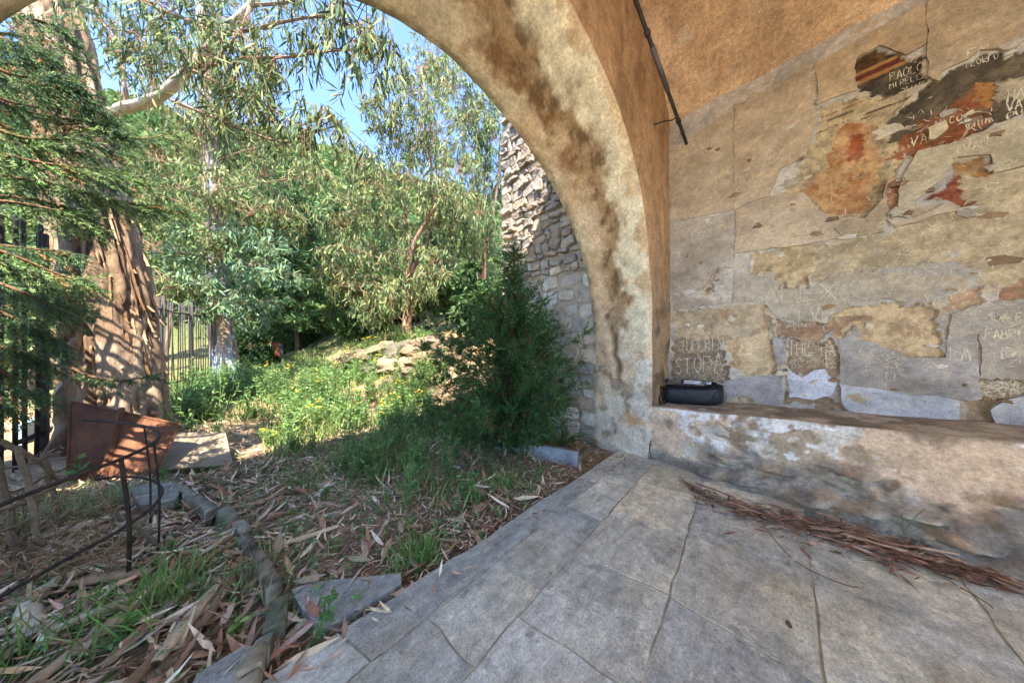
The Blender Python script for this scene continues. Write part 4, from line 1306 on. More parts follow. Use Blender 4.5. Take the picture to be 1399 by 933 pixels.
for fi, fp in enumerate(fronds):
    p = spline([at(*q) for q in fp], 26)
    root_ = CP[np.argmin(np.abs(CP[:, 2] - (p[0, 2] + .1)))]
    if fi != 13:
        p = np.r_[spline([root_, (root_ + p[0]) / 2 + [0, 0, .08], p[0]], 7)[:-1], p]
    LB.tube(p, np.linspace(.018, .003, len(p)), 5, lin(104, 78, 58), cap=False)
    cols = CYP + (CYPL * 2 if fi in (3, 4, 5, 6, 7) else [])  # some fronds get lighter greens, their sunlit look put into the colour
    L = np.linalg.norm(np.diff(p, axis=0), axis=1).sum()
    ns = int(L * rng.uniform(.55, 1.15) * (72 if fi != 13 else 60))
    for s in range(ns):
        f = rng.uniform(.22, 1)
        i = min(len(p) - 2, int(f * (len(p) - 1)))
        q = p[i]
        fw = norm(p[i + 1] - p[i])
        side = norm(np.cross(fw, [0, 0, 1])) * rng.choice([-1, 1])
        ln_ = rng.uniform(.08, .30) * (1.15 - .6 * f) * (0.7 if fi == 13 else 1)
        d = norm(fw * .8 + side * rng.uniform(.2, 1) + np.array([0, 0, rng.normal(-.55, .5)]))
        sp = q + d * ln_ + np.array([0, 0, -.18 * ln_])
        nn_ = 40
        tt_ = rng.uniform(0, 1, nn_)[:, None]
        base = q + (sp - q) * tt_ + rng.normal(0, .004, (nn_, 3))
        dd = d[None] * .9 + rng.normal(0, .45, (nn_, 3)) + np.array([0, 0, -.15])
        FB.add(*(lambda v, q_, c: (v, q_, None, c))(*ribbons(base, dd, rng.uniform(.014, .034, nn_), .0050, cvar(cols if rng.uniform() > .05 else [lin(150, 116, 74)], 1, .24, rng).repeat(nn_, 0) * rng.uniform(.8, 1.25, (nn_, 1)), rng)))
part('limbs', LB.mesh('limbs'), MT['bark'], cyp)
part('sprays', FB.mesh('sprays'), MT['needle'], cyp, kind='stuff')

# --- young cypress growing in front of the tower
rng = np.random.default_rng(81)
yg = np.array([2.10, 2.24, -.06])
yc = thing('cypress_tree', 'young dark green cypress growing beside the arch pier', 'tree', yg)
ytop = at(702, 335, 3.1)
me, YP, YR = trunk_mesh('trunk', [yg, yg * .5 + ytop * .5 + [.02, .0, 0], ytop], [.035, .022, .006], [lin(92, 70, 54), lin(110, 86, 66), lin(74, 56, 44), lin(60, 44, 36)], .004, 8, 30, 82)
part('trunk', me, MT['bark'], yc)
YCY = [lin(66, 98, 52), lin(54, 84, 46), lin(80, 112, 60), lin(46, 72, 42)]
LB, FB = MB(), MB()
nb = 230
for b in range(nb):
    f = .03 + .95 * (b / nb)
    a = b * 2.39996 + rng.uniform(-.3, .3)
    L = float(np.interp(f, [0, .1, .4, .58, .7, .8, 1], [.78, .95, .84, .56, .28, .11, .03])) * rng.uniform(.5, 1.15)
    p0 = yg + (ytop - yg) * f
    dv = np.array([math.cos(a), math.sin(a), .42])
    if p0[0] + dv[0] * L > 2.98:
        L = max(.08, (2.96 - p0[0]) / max(dv[0], .05))
    if p0[1] + dv[1] * L < 1.82 and p0[0] + dv[0] * L > 2.35:
        L = min(L, max(.1, (p0[1] - 1.82) / max(-dv[1], .05)))
    br = spline([p0, p0 + dv * L * .5 + [0, 0, -.05 * L], p0 + dv * L], 8)
    LB.tube(br, np.linspace(.007, .002, 8), 3, lin(86, 66, 50), cap=False)
    ns = max(4, int(L * 84 * rng.uniform(.5, 1.2)))
    for s in range(ns):
        g_ = rng.uniform(.12, 1)
        q = br[min(7, int(g_ * 8))]
        d = norm(dv * .8 + rng.normal(0, .55, 3) + [0, 0, .1])
        ln_ = rng.uniform(.06, .17)
        nn_ = 30
        tt_ = rng.uniform(0, 1, nn_)[:, None]
        base = q + d * ln_ * tt_
        dd = d[None] + rng.normal(0, .5, (nn_, 3))
        FB.add(*(lambda v, q_, c: (v, q_, None, c))(*ribbons(base, dd, rng.uniform(.018, .04, nn_), .0062, cvar(YCY if rng.uniform() > .06 else [lin(110, 84, 56)], nn_, .22, rng), rng)))
part('limbs', LB.mesh('limbs'), MT['bark'], yc)
part('crown', FB.mesh('crown'), MT['needle'], yc, kind='stuff')

# --- trees and shrubs of the middle distance
def bushy(name, label, px, py, Z, clus, cols, ln, wd, seed, cat='tree', group=None, twigs=14, per=14, hang=.3, tr=.1):
    rng = np.random.default_rng(seed)
    g = at(px, py, Z)
    g[2] = float(ground_z(g[0], g[1])[0]) - .1
    t = thing(name, label, cat, g, group)
    top = at(*clus[0][0], Z)
    me, P, R = trunk_mesh('trunk', [g, (g + top) / 2 + rng.normal(0, .1, 3), top], [tr, tr * .7, tr * .3], [lin(120, 96, 76), lin(146, 122, 98), lin(96, 76, 60), lin(74, 58, 46)], .01, 10, 24, seed)
    part('trunk', me, MT['smoothbark'], t)
    cl = [(at(x, y, Z + rng.uniform(-1, 1) * r * 1.2), r) for ((x, y), r) in clus]
    crown(rng, t, P, cl, ln, wd, cols, lin(120, 96, 76), twigs=twigs, per=per, name='crown', limb_r=tr * .3, hang=hang, droop=.2)
    return t
GRN = [lin(84, 106, 56), lin(100, 120, 64), lin(68, 92, 50), lin(114, 124, 72)]
DGR = [lin(62, 86, 48), lin(76, 98, 54), lin(50, 72, 42)]
bushy('broadleaf_tree', 'bright yellow-green tree behind the fence between the two eucalyptus trunks', 225, 500, 14, [((225, 340), 1.6), ((200, 390), 1.5), ((250, 380), 1.5), ((215, 300), 1.5), ((190, 330), 1.4), ((260, 330), 1.3), ((235, 420), 1.2), ((180, 400), 1.2)], GRN + EUCY[:1], .34, .15, 201, twigs=26)
bushy('broadleaf_tree', 'shaded tree filling the gap behind the near black fence bars', 40, 500, 9, [((40, 360), 1.5), ((0, 420), 1.4), ((80, 430), 1.3), ((-40, 340), 1.5), ((30, 480), 1.2), ((60, 300), 1.3), ((90, 520), 1.0), ((-20, 500), 1.2)], GRN, .3, .13, 202, twigs=24)
bushy('broadleaf_tree', 'green tree on the slope above the fence left of the big trunk', 150, 440, 20, [((150, 200), 2.4), ((120, 250), 2.2), ((180, 260), 2.2), ((60, 230), 2.4), ((210, 210), 2.0), ((10, 200), 2.4), ((100, 300), 2.2), ((200, 320), 2.0)], GRN + DGR[:1], .5, .24, 203, twigs=26)
bushy('broadleaf_tree', 'dark leafy tree behind the pines at the foot of the hill', 430, 470, 20, [((430, 330), 2.2), ((400, 380), 2.0), ((460, 380), 2.0), ((440, 280), 1.9), ((380, 320), 2.0), ((470, 310), 1.8), ((425, 430), 1.7), ((480, 420), 1.6)], DGR + GRN[:1], .45, .22, 204, twigs=26)
for k, (x, y, Z, r, lab, cols) in enumerate([
        (470, 420, 11, .75, 'spiky bright green bush at the left end of the rock ledge', GRN),
        (430, 455, 13, .9, 'rounded green bush left of the rock ledge, under the pine', DGR),
        (505, 405, 11.5, .8, 'shaded bush at the foot of the bank eucalyptus', DGR),
        (610, 395, 9.5, .65, 'dark bush on the bank top beside the tower corner', DGR),
        (636, 380, 8.5, .4, 'green bush hanging beside the lower tower edge', DGR + GRN[:1]),
        (650, 420, 6.5, .42, 'leafy green shrub behind the young cypress', GRN[:1] + DGR),
        (340, 470, 11, .6, 'low dark bush behind the rubble heap', DGR),
        (262, 560, 6.3, .33, 'low leafy bush at the foot of the grey fence', GRN[:3]),
        (440, 400, 14.5, 1.1, 'pale green bush behind the rounded bush under the pine', GRN),
        (540, 415, 11.5, .8, 'dense green bush directly behind the bank eucalyptus stems', DGR + GRN[:1]),
        (575, 400, 11.5, .9, 'rounded bush between the bank eucalyptus and the bank top bush', GRN[:1] + DGR),
        (490, 430, 10.5, .6, 'low bush over the left half of the rock ledge', DGR + GRN[:2]),
        (395, 440, 14.5, .9, 'shaded bush behind the leaning pine trunk', DGR),
        ]):
    bushy('shrub', lab, x, y + 25, Z, [((x, y), r), ((x - 22, y + 12), r * .8), ((x + 22, y + 12), r * .8), ((x, y + 25), r * .8), ((x + 8, y - 15), r * .6)], cols, .12 + .008 * Z, .05 + .004 * Z, 220 + k, cat='shrub', twigs=24, per=16, tr=.03)

# --- wooded hillside
rng = np.random.default_rng(91)
FB = MB()
hpx = rng.uniform(-60, 720, 1700)
hd = np.where(np.arange(1700) > 300, rng.uniform(24, 150, 1700), rng.uniform(22, 45, 1700))
hq = np.array([at(a_, 475, b_) for a_, b_ in zip(hpx, hd)])
hz_ = ground_z(hq[:, 0], hq[:, 1])
for k in range(1700):
    d, q, z0 = hd[k], hq[k], hz_[k]
    R_ = rng.uniform(1.3, 2.8)
    n = int(np.clip(9000 / d, 60, 300))
    u = norm(rng.normal(size=(n, 3)))
    u[:, 2] = np.abs(u[:, 2]) * 1.2 - .25
    base = np.array([q[0], q[1], z0 + R_ * .7]) + u * R_ * rng.uniform(.6, 1.05, (n, 1)) * np.array([1, 1, 1.05])
    s = .16 + d * .0042
    cb = [lin(94, 114, 60), lin(108, 124, 68), lin(76, 100, 54), lin(116, 124, 76), lin(84, 106, 62)][rng.integers(0, 5)]
    FB.add(*(lambda v, q_, c: (v, q_, None, c))(*ribbons(base, u + rng.normal(0, .8, (n, 3)), s * 2.2 * rng.uniform(.6, 1.3, n), s * 1.3, cvar(cb, n, .22, rng), rng)))
obj('hillside_woods', FB.mesh('hillside_woods'), MT['leaf'], kind='stuff')
hw = bpy.data.objects['hillside_woods']
hw['label'] = 'dense green woods covering the far hillside'
hw['category'] = 'woods'

# umbrella pine on the skyline
ug = at(465, 228, 118)
ug[2] = float(ground_z(ug[0], ug[1])[0])
up = thing('umbrella_pine', 'tiny umbrella pine standing out on the hill skyline', 'tree', ug)
tb_ = MB()
tb_.tube([ug, ug + [.1, 0, 5], ug + [.2, .1, 9.5]], [.3, .22, .15], 6, lin(90, 70, 56))
part('trunk', tb_.mesh('trunk'), MT['bark'], up)
n = 700
u = norm(rng.normal(size=(n, 3)))
v_, q_, c_ = ribbons(ug + [.2, .1, 10.5] + u * [3.6, 3.6, 1.1] * rng.uniform(.6, 1, (n, 1)), u + rng.normal(0, .5, (n, 3)), .8, .4, cvar(DGR, n, .2, rng), rng)
part('crown', mesh_np('crown', v_, q_, c_), MT['needle'], up, kind='stuff')
# ------------------------------------------------------------------ iron fences
def sub(me_name, mb, mat, root, smooth=False):
    return part(me_name, mb.mesh(me_name, smooth), mat, root)

rng = np.random.default_rng(101)
FU = -1.66
f1 = thing('iron_fence', 'tall black iron fence of round pointed bars at the left edge', 'fence', (FU, 4.9, 0))
bar = MB()
bar.tube([[0, 0, -.15], [0, 0, 2.38], [0, 0, 2.42], [0, 0, 2.56]], [.016, .016, .022, .001], 8)
bar_me = bar.mesh('bar', True)
bar_me.materials.append(MT['iron'])
for k in range(15):
    v = 3.55 + k * .186
    if 5.75 < v < 6.4:
        continue
    o = obj('bar', bar_me, None, f1)
    o.location = (rng.normal(0, .003), v - 4.9, 0)
    o.rotation_euler = (rng.normal(0, .006), rng.normal(0, .006), 0)
for z, r in ((2.12, .02), (.22, .02)):
    m = MB()
    m.box((FU, 4.55, z), (.012, 2.3, .045))
    sub('rail', m, MT['iron'], f1)
m = MB()
m.box((FU + .0, 5.72, 1.15), (.06, .06, 2.5))
sub('post', m, MT['iron'], f1)

f2 = thing('iron_fence', 'grey iron fence of thin vertical bars behind the big eucalyptus trunk', 'fence', (-1.5, 9, .1))
m = MB()
m.tube([[0, 0, -.2], [0, 0, 1.98], [0, 0, 2.06]], [.011, .011, .001], 6)
thin = m.mesh('bar', True)
thin.materials.append(MT['greyiron'])
fl = np.array([[-1.66, 7.4], [-1.56, 9.0], [-.78, 11.5]])
seg = np.r_[0, np.cumsum(np.linalg.norm(np.diff(fl, axis=0), axis=1))]
def fpos(s):
    return np.array([np.interp(s, seg, fl[:, 0]), np.interp(s, seg, fl[:, 1])])
nbars = 0
s = 0.0
while s < seg[-1]:
    p = fpos(s)
    o = obj('bar', thin, None, f2)
    o.location = (p[0] + 1.5, p[1] - 9, float(ground_z(p[0], p[1])[0]) - .1 + .02)
    o.rotation_euler = (rng.normal(0, .008), rng.normal(0, .008), 0)
    s += .105
for z in (1.82, .22):
    m = MB()
    pts = np.array([np.r_[fpos(t), float(ground_z(*fpos(t))[0]) + z] for t in np.linspace(0, seg[-1], 24)])
    m.tube(pts, .019, 5)
    sub('rail', m, MT['iron'], f2)
for t in (.15, 1.25, 2.1, 3.1, seg[-1] - .05):
    p = fpos(t)
    m = MB()
    gz = float(ground_z(p[0], p[1])[0])
    m.box((p[0] + .02, p[1], gz + 1.0), (.05, .05, 2.25))
    sub('post', m, MT['greyiron'], f2)

f3 = thing('iron_fence', 'short run of rusty red bars beside the red gate beyond the pines', 'fence', at(360, 500, 12.5))
for k in range(7):
    p = at(353 + k * 2.6, 490, 12.5)
    m = MB()
    m.tube([[p[0], p[1], p[2] - .5], [p[0], p[1], p[2] + .85]], .012, 5)
    sub('bar', m, MT['terracotta'], f3)
gt = thing('garden_gate', 'rust red sheet gate leaf beyond the rubble heap', 'gate', at(378, 490, 12.2))
p = at(377, 487, 12.2)
m = MB(); m.box(p, (.42, .05, 1.25), rotz(-.8)); sub('panel', m, MT['terracotta'], gt)
p = at(386, 489, 12.2)
m = MB(); m.box(p, (.12, .12, 1.3), rotz(-.8)); sub('post', m, MT['greyiron'], gt)
p = at(403, 489, 13.0)
m = MB(); m.box(p, (.38, .05, .8), rotz(-.8)); tag(obj('gate_leaf', m.mesh('gate_leaf'), MT['terracotta']), 'lower red sheet right of the gate, behind the leaning pine trunk', 'gate')

# ------------------------------------------------------------------ curved iron hoop railing round the bed
hr = thing('hoop_railing', 'low curved black iron railing with two rails in the leaf litter', 'railing', gr(175, 800))
def unp(px, py, z):
    return at(px, py, (EYE - z) * FPX / (py - PVY))
zt = .63
top = spline([unp(-120, 742, zt), unp(0, 690, zt), unp(100, 651, zt), unp(165, 627, zt), unp(205, 608, zt), unp(217, 594, zt), unp(200, 583, zt), unp(160, 577, zt), unp(115, 574, zt)], 70)
m = MB(); m.tube(top, .0085, 8); sub('rail', m, MT['rustyiron'], hr, True)
zl = .27
low = spline([unp(-120, 880, zl), unp(0, 815, zl), unp(90, 764, zl), unp(170, 720, zl), unp(212, 688, zl), unp(221, 668, zl), unp(205, 655, zl), unp(170, 651, zl), unp(130, 655, zl)], 70)
m = MB(); m.tube(low, .0075, 8); sub('rail', m, MT['rustyiron'], hr, True)
for (bx, by, tx, ty) in ((175, 800, 165, 627), (205, 725, 197, 583), (216, 757, 210, 602)):
    b = gr(bx, by, -.03)
    t = unp(tx, ty, zt)
    m = MB()
    mid = (b + t) / 2 + [.012, .0, 0]
    thick = .0085 if bx == 175 else .005
    m.tube(spline([b - [0, 0, .1], b, mid, t], 12), [thick] * 12, 5)
    sub('post', m, MT['rustyiron'], hr)

# ------------------------------------------------------------------ rusted sheet, plywood, stick trellis
rs = thing('rusted_sheet', 'rusty brown steel sheet leaning against the big eucalyptus trunk', 'metal sheet', gr(150, 650))
c4 = [at(92, 656, 2.36), at(206, 654, 2.38), at(247, 580, 2.72), at(96, 548, 2.72)]
A_, B_, C_, D_ = [np.array(c) for c in c4]
nrm_ = norm(np.cross(B_ - A_, D_ - A_))
ns_ = 12
g1, g2_ = np.meshgrid(np.linspace(0, 1, ns_), np.linspace(0, 1, ns_), indexing='ij')
S_, T_ = g1.ravel()[:, None], g2_.ravel()[:, None]
P_ = (A_ * (1 - S_) + B_ * S_) * (1 - T_) + (D_ * (1 - S_) + C_ * S_) * T_
P_ = P_ + nrm_ * (fbm(P_, 3, 3, 5)[:, None] - .5) * .012
q_ = grid_faces(ns_, ns_)
m = MB(); m.add(P_, q_); m.add(P_ - nrm_ * .006, q_[:, ::-1]); sub('plate', m, MT['rust'], rs, True)
for a, b, w in ((D_, C_, .022), (B_, C_, .02), (A_, D_, .02)):
    m = MB(); m.tube([a + nrm_ * 0, b], w * .6, 5); sub('rim', m, MT['rust'], rs)
a = (A_ * .55 + B_ * .45) + nrm_ * np.sign(np.dot(nrm_, -A_ + [0, 0, 1.15])) * .02
b = (D_ * .52 + C_ * .48) + nrm_ * np.sign(np.dot(nrm_, -A_ + [0, 0, 1.15])) * .02
m = MB(); m.tube(np.linspace(a, b + (b - a) * .06, 5), .022, 4); sub('strut', m, MT['rust'], rs)

pw = thing('plywood_board', 'weathered pale plywood board tilted on the ground beside the rusty sheet', 'board', gr(265, 640))
c4 = [gr(226, 641, .0), gr(318, 634, .0), at(308, 590, 3.05), at(228, 590, 3.05)]
A_, B_, C_, D_ = [np.array(c) for c in c4]
nb_v = norm(np.cross(B_ - A_, D_ - A_)) * .016
V = np.r_[[A_, B_, C_, D_], [A_ - nb_v, B_ - nb_v, C_ - nb_v, D_ - nb_v]]
m = MB(); m.add(V, [[0, 1, 2, 3], [7, 6, 5, 4], [0, 4, 5, 1], [1, 5, 6, 2], [2, 6, 7, 3], [3, 7, 4, 0]]); sub('panel', m, MT['ply'], pw)
for f_, g_ in ((.12, .12), (.9, .1), (.9, .9), (.1, .85)):
    c = (A_ * (1 - f_) + B_ * f_) * (1 - g_) + (D_ * (1 - f_) + C_ * f_) * g_
    m = MB(); m.tube([c - norm(nb_v) * .004, c + norm(nb_v) * .004], .007, 6); sub('nail', m, MT['iron'], pw)

tr_ = thing('stick_trellis', 'broken trellis of dead sticks in front of the left fence bars', 'trellis', gr(50, 760))
sticks = [((-30, 590, 1.75), (20, 612, 1.8), (60, 636, 1.85), (78, 655, 1.9), .017), ((-20, 640, 1.7), (30, 636, 1.75), (75, 620, 1.8), (80, 618, 1.82), .009),
          ((25, 610, 1.75), (40, 670, 1.6), (52, 730, 1.5), (60, 745, 1.48), .014), ((62, 628, 1.85), (70, 660, 1.8), (80, 700, 1.75), (84, 722, 1.72), .013),
          ((-5, 625, 1.62), (10, 690, 1.55), (22, 750, 1.45), (30, 778, 1.42), .015), ((-40, 705, 1.5), (20, 690, 1.55), (40, 684, 1.6), (80, 660, 1.7), .016),
          ((-40, 740, 1.45), (30, 715, 1.5), (70, 690, 1.55), (95, 676, 1.6), .008), ((-30, 668, 1.6), (20, 672, 1.65), (60, 652, 1.7), (90, 640, 1.75), .008)]
for st in sticks:
    p = spline([at(*q) for q in st[:4]], 14) + rng.normal(0, .003, (14, 3))
    m = MB(); m.tube(p, np.linspace(st[4], st[4] * .75, 14), 6); sub('stick', m, MT['wood'], tr_)

m = MB(); P_ = at(48, 610, 3.6); m.box(P_, (.05, .9, .75), rotz(.1)); m2 = obj('blue_crate', m.mesh('blue_crate'), MT['tarp'])
tag(m2, 'pale blue sheet seen low between the black fence bars', 'sheet')

# ------------------------------------------------------------------ curved edging of the bed, loose slabs
eg = thing('bed_edging', 'curved border of old weathered timber and stone along the litter bed', 'edging', gr(360, 760))
path = spline([gr(222, 648, .05), gr(262, 672, .05), gr(306, 702, .05), (gr(340, 735, .05)), gr(366, 775, .05), gr(372, 815, .05), gr(362, 862, .05), gr(345, 905, .05), gr(330, 960, .05)], 160)
cutsE = [0, 19, 36, 55, 68, 86, 100, 117, 131, 146, 159]
for a, b in zip(cutsE[:-1], cutsE[1:]):
    p = path[a:b + 1].copy()
    p[0] += (p[1] - p[0]) * .6
    p[-1] -= (p[-1] - p[-2]) * .6
    p[:, :2] += rng.normal(0, .008, 2)[None]
    n = len(p)
    d = norm(np.gradient(p, axis=0))
    s_ = norm(np.cross(d, [0, 0, 1]))
    w = (.021 + .014 * vnoise(p, 7, a))[:, None] * rng.uniform(.85, 1.15)
    hz = -.015 + .03 * vnoise(p, 6, a + 3) + rng.normal(0, .008)
    prof = []
    for (cx_, cz_) in ((-1, -.14), (-1.05, .72), (-.86, .85), (.8, .78), (1.0, .6), (1.02, -.14)):
        q = p + s_ * w * cx_ * (1 + .5 * (vnoise(p, 9, int(cx_ * 7) + 20) - .5))[:, None]
        q[:, 2] = (-.14 if cz_ < 0 else cz_ * .085 - .02) + (hz if cz_ > 0 else 0) + (vnoise(p, 9, int(cz_ * 9) + 40) - .5) * .022
        prof.append(q)
    V = np.stack(prof, 1).reshape(-1, 3)
    col = [lin(132, 124, 104), lin(118, 110, 92), lin(146, 132, 106)][a % 3]
    C = np.tile(col, (len(V), 1))
    C = mixc(C, lin(92, 100, 70), sstep(.5, .65, fbm(V, 9, 4, 3)) * .7)
    C = mixc(C, lin(172, 162, 142), sstep(.52, .62, fbm(V, 14, 4, 8)) * .75)
    C = mixc(C, lin(78, 70, 56), sstep(.56, .64, fbm(V, 20, 4, 9)) * .7)
    F = [grid_faces(n, 6)]
    me = mesh_np('edging_piece', np.r_[V, [p[0] - [0, 0, .03], p[-1] - [0, 0, .03]]], [F[0], np.array([[len(V), k, k + 1] for k in range(5)] + [[len(V) + 1, len(V) - 6 + k + 1, len(V) - 6 + k] for k in range(5)])], np.r_[C, C[:2]], True)
    part('edging_piece', me, MT['rock'], eg)

def slab(name, label, pix, z, th, col, cat='slab', mat='flag', group=None):
    P = np.array([gr(x, y, z) for x, y in pix])
    c = P.mean(0)
    P2 = ragged(P[:, :2], .05, .008, int(abs(c[0] * 100)))
    t = np.array(mathutils.geometry.tessellate_polygon([[Vector((p[0], p[1], 0)) for p in P2]]))
    n = len(P2)
    zz = z + (fbm(P2, 5, 3, 4) - .5) * .012
    V = np.r_[np.c_[P2, zz], np.c_[P2, np.full(n, z - th)]]
    i = np.arange(n)
    j = (i + 1) % n
    me = mesh_np(name, V, [t, np.c_[i, j, n + j, n + i]], np.tile(col, (2 * n, 1)) * rng.uniform(.93, 1.07, (2 * n, 1)))
    o = obj(name, me, MT[mat])
    return tag(o, label, cat, group)
slab('stone_slab', 'loose grey stone slab lying along the outer edge of the paving', [(397, 806), (420, 796), (474, 790), (548, 782), (548, 792), (500, 822), (444, 858), (432, 848), (410, 824)], .006, .06, lin(160, 156, 144))
slab('stone_slab', 'pale stone block under the lower end of the curved border', [(268, 920), (336, 880), (352, 884), (346, 920), (330, 960), (250, 960)], .03, .1, lin(170, 166, 154))
slab('stone_slab', 'small flat stone half under leaves behind the iron hoop', [(176, 668), (214, 655), (252, 660), (236, 684), (190, 690)], .04, .05, lin(146, 142, 130))

# ------------------------------------------------------------------ marble planter edge and its plants
pe = thing('planter_edging', 'dirty white marble strips edging the bed under the young cypress', 'edging', (2.3, 1.9, 0))
pts = [np.array([2.10, 2.52]), np.array([2.20, 2.02]), np.array([2.37, 1.50]), np.array([2.62, 1.56])]
for k in range(3):
    a, b = pts[k], pts[k + 1]
    d = b - a
    L = np.linalg.norm(d)
    m = MB()
    hgt = .13 if k < 2 else .10
    m.box(np.r_[(a + b) / 2, hgt / 2 - .045], (L * .985, .055, hgt + .05), rotz(math.atan2(d[1], d[0])) @ roty(rng.normal(0, .01)), jit=.006)
    sub('marble_strip' if k < 2 else 'stone_piece', m, MT['marble'] if k < 2 else MT['wood'], pe)

# strap-leaved plant
yk = thing('strap_leaf_plant', 'green strap-leaved plant arching over the marble planter edge', 'plant', (2.62, 1.88, 0))
for k in range(20):
    a = rng.uniform(0, 6.28)
    L = rng.uniform(.28, .55)
    n = 9
    t = np.linspace(0, 1, n)
    el = rng.uniform(.7, 1.4)
    c = np.c_[math.cos(a) * L * t * math.cos(el * .6), math.sin(a) * L * t * math.cos(el * .6), L * (t * math.sin(el) - .55 * t * t)] + [2.62, 1.88, .0]
    c[:, 0] = np.minimum(c[:, 0], 2.95)
    s_ = np.array([-math.sin(a), math.cos(a), 0])
    w = .016 * np.interp(t, [0, .3, .75, 1], [.7, 1, .7, .05])[:, None]
    V = np.r_[c - s_ * w, c + s_ * w + [0, 0, .004], c - [0, 0, .006]]
    q = np.arange(n - 1)
    Q = np.r_[np.c_[q, q + 1, 2 * n + q + 1, 2 * n + q], np.c_[2 * n + q, 2 * n + q + 1, n + q + 1, n + q]]
    col = cvar([lin(84, 118, 70), lin(100, 130, 80), lin(70, 104, 64)], 1, .1, rng)[0]
    part('leaf', mesh_np('leaf', V, Q, np.tile(col, (len(V), 1)), True), MT['leaf'], yk)

# ------------------------------------------------------------------ plants that can be told apart
WEED = [lin(104, 142, 80), lin(118, 152, 88), lin(90, 128, 72), lin(130, 156, 92)]
def weed_arrays(rng, p, h, stems, cols, lf, wf, per=16, spread=.5):
    bs, ds, ls, cs = [], [], [], []
    tubes = []
    for s in range(stems):
        a = rng.uniform(0, 6.28)
        ln_ = h * rng.uniform(.6, 1.1)
        tip = p + np.array([math.cos(a) * spread * ln_ * rng.uniform(.1, .7), math.sin(a) * spread * ln_ * rng.uniform(.1, .7), ln_])
        st = spline([p + np.r_[rng.normal(0, .02, 2), -.03], (p + tip) / 2 + rng.normal(0, .03, 3) * h, tip], 8)
        tubes.append(st)
        for k in range(per):
            f = rng.uniform(.15, 1)
            i = min(6, int(f * 7))
            bs.append(st[i] + (st[i + 1] - st[i]) * rng.uniform())
            aa = rng.uniform(0, 6.28)
            ds.append([math.cos(aa), math.sin(aa), rng.uniform(.1, .9)])
            ls.append(lf * rng.uniform(.6, 1.2) * (1.1 - .5 * f))
    n = len(bs)
    V, T, C = leaf_arrays(np.array(bs), np.array(ds), np.array(ls), np.array(ls) * wf, rng.normal(-.2, .15, n), cvar(cols, n, .15, rng), rng, flat=np.array([0, 0, 1.0]))
    return V, T, C, tubes

def weed(name, label, p, h, stems, cols, lf, wf, cat='plant', per=16, group=None, spread=.5):
    rng = np.random.default_rng(int(abs(p[0]) * 977 + abs(p[1]) * 131))
    p = np.array([p[0], p[1], float(ground_z(p[0], p[1])[0]) if len(p) == 2 else p[2]])
    t = thing(name, label, cat, p, group)
    V, T, C, tubes = weed_arrays(rng, p, h, stems, cols, lf, wf, per, spread)
    m = MB()
    for st in tubes:
        m.tube(st, np.linspace(.004, .0015, 8), 4, lin(112, 128, 76), cap=False)
    part('stems', m.mesh('stems'), MT['grass'], t)
    part('foliage', mesh_np('foliage', V, T, C, True), MT['leaf'], t, kind='stuff')
    return t
GL = [lin(96, 132, 74), lin(112, 148, 84)]
weed('seedling', 'single bright green seedling growing by the loose grey slab', np.r_[gr(443, 850)[:2], -.02], .13, 3, GL, .045, .42, per=11)
weed('seedling', 'tiny green seedling at the photo bottom beside the curved border', np.r_[gr(338, 912)[:2], .0], .05, 2, GL, .035, .6, per=5)
weed('weed_plant', 'low leafy weed on the litter right behind the paving edge', gr(568, 775, -.04)[:2], .09, 6, GL, .05, .5, per=6)
weed('weed_plant', 'pale green upright weed beside the marble planter strip', gr(735, 655, -.04)[:2], .16, 5, WEED, .05, .35, per=14)
weed('weed_plant', 'tall grey-green bushy weed left of the young cypress', gr(612, 655, -.04)[:2], .5, 9, WEED + [lin(136, 150, 120)], .07, .34, per=26)
weed('weed_plant', 'grey-green weed in front of the tall bushy weed', gr(640, 685, -.04)[:2], .24, 7, WEED, .06, .34, per=18)
weed('weed_plant', 'small weed cluster halfway along the paving edge', gr(652, 690, -.04)[:2], .14, 6, GL, .05, .4, per=10)
weed('weed_plant', 'leafy weed alone in the leaf litter left of the grass tuft', gr(445, 680, -.04)[:2], .11, 5, GL, .05, .45, per=8)
weed('weed_plant', 'bright green weed growing inside the hoop railing', gr(178, 870, -.03)[:2], .10, 7, [lin(126, 164, 76), lin(112, 150, 70)], .06, .3, per=9)
weed('weed_plant', 'broad-leaved weed at the foot of the curved border', gr(325, 862, -.03)[:2], .07, 4, [lin(136, 160, 84)], .055, .7, per=5)
weed('weed_plant', 'small green sprout behind the front railing post', gr(235, 762, -.03)[:2], .10, 4, GL, .06, .55, per=6)
weed('weed_plant', 'sprout against the lower edge of the rusty sheet', np.r_[gr(105, 655)[:2], .0], .2, 3, GL, .09, .5, per=5)
weed('weed_plant', 'pale weed by the top end of the curved border', gr(225, 665, -.02)[:2], .18, 5, WEED, .05, .35, per=12)
weed('weed_plant', 'upright weed at the sunlit edge of the litter', gr(470, 640, -.03)[:2], .32, 7, WEED, .07, .3, per=18)
weed('weed_plant', 'ivy-like green weed at the foot of the arch pier', np.r_[2.78, 1.85, .0], .10, 5, GL, .05, .6, per=8)
weed('weed_plant', 'clump of grey-green weed under the left side of the young cypress', gr(575, 640, -.03)[:2], .42, 9, WEED, .07, .34, per=24)

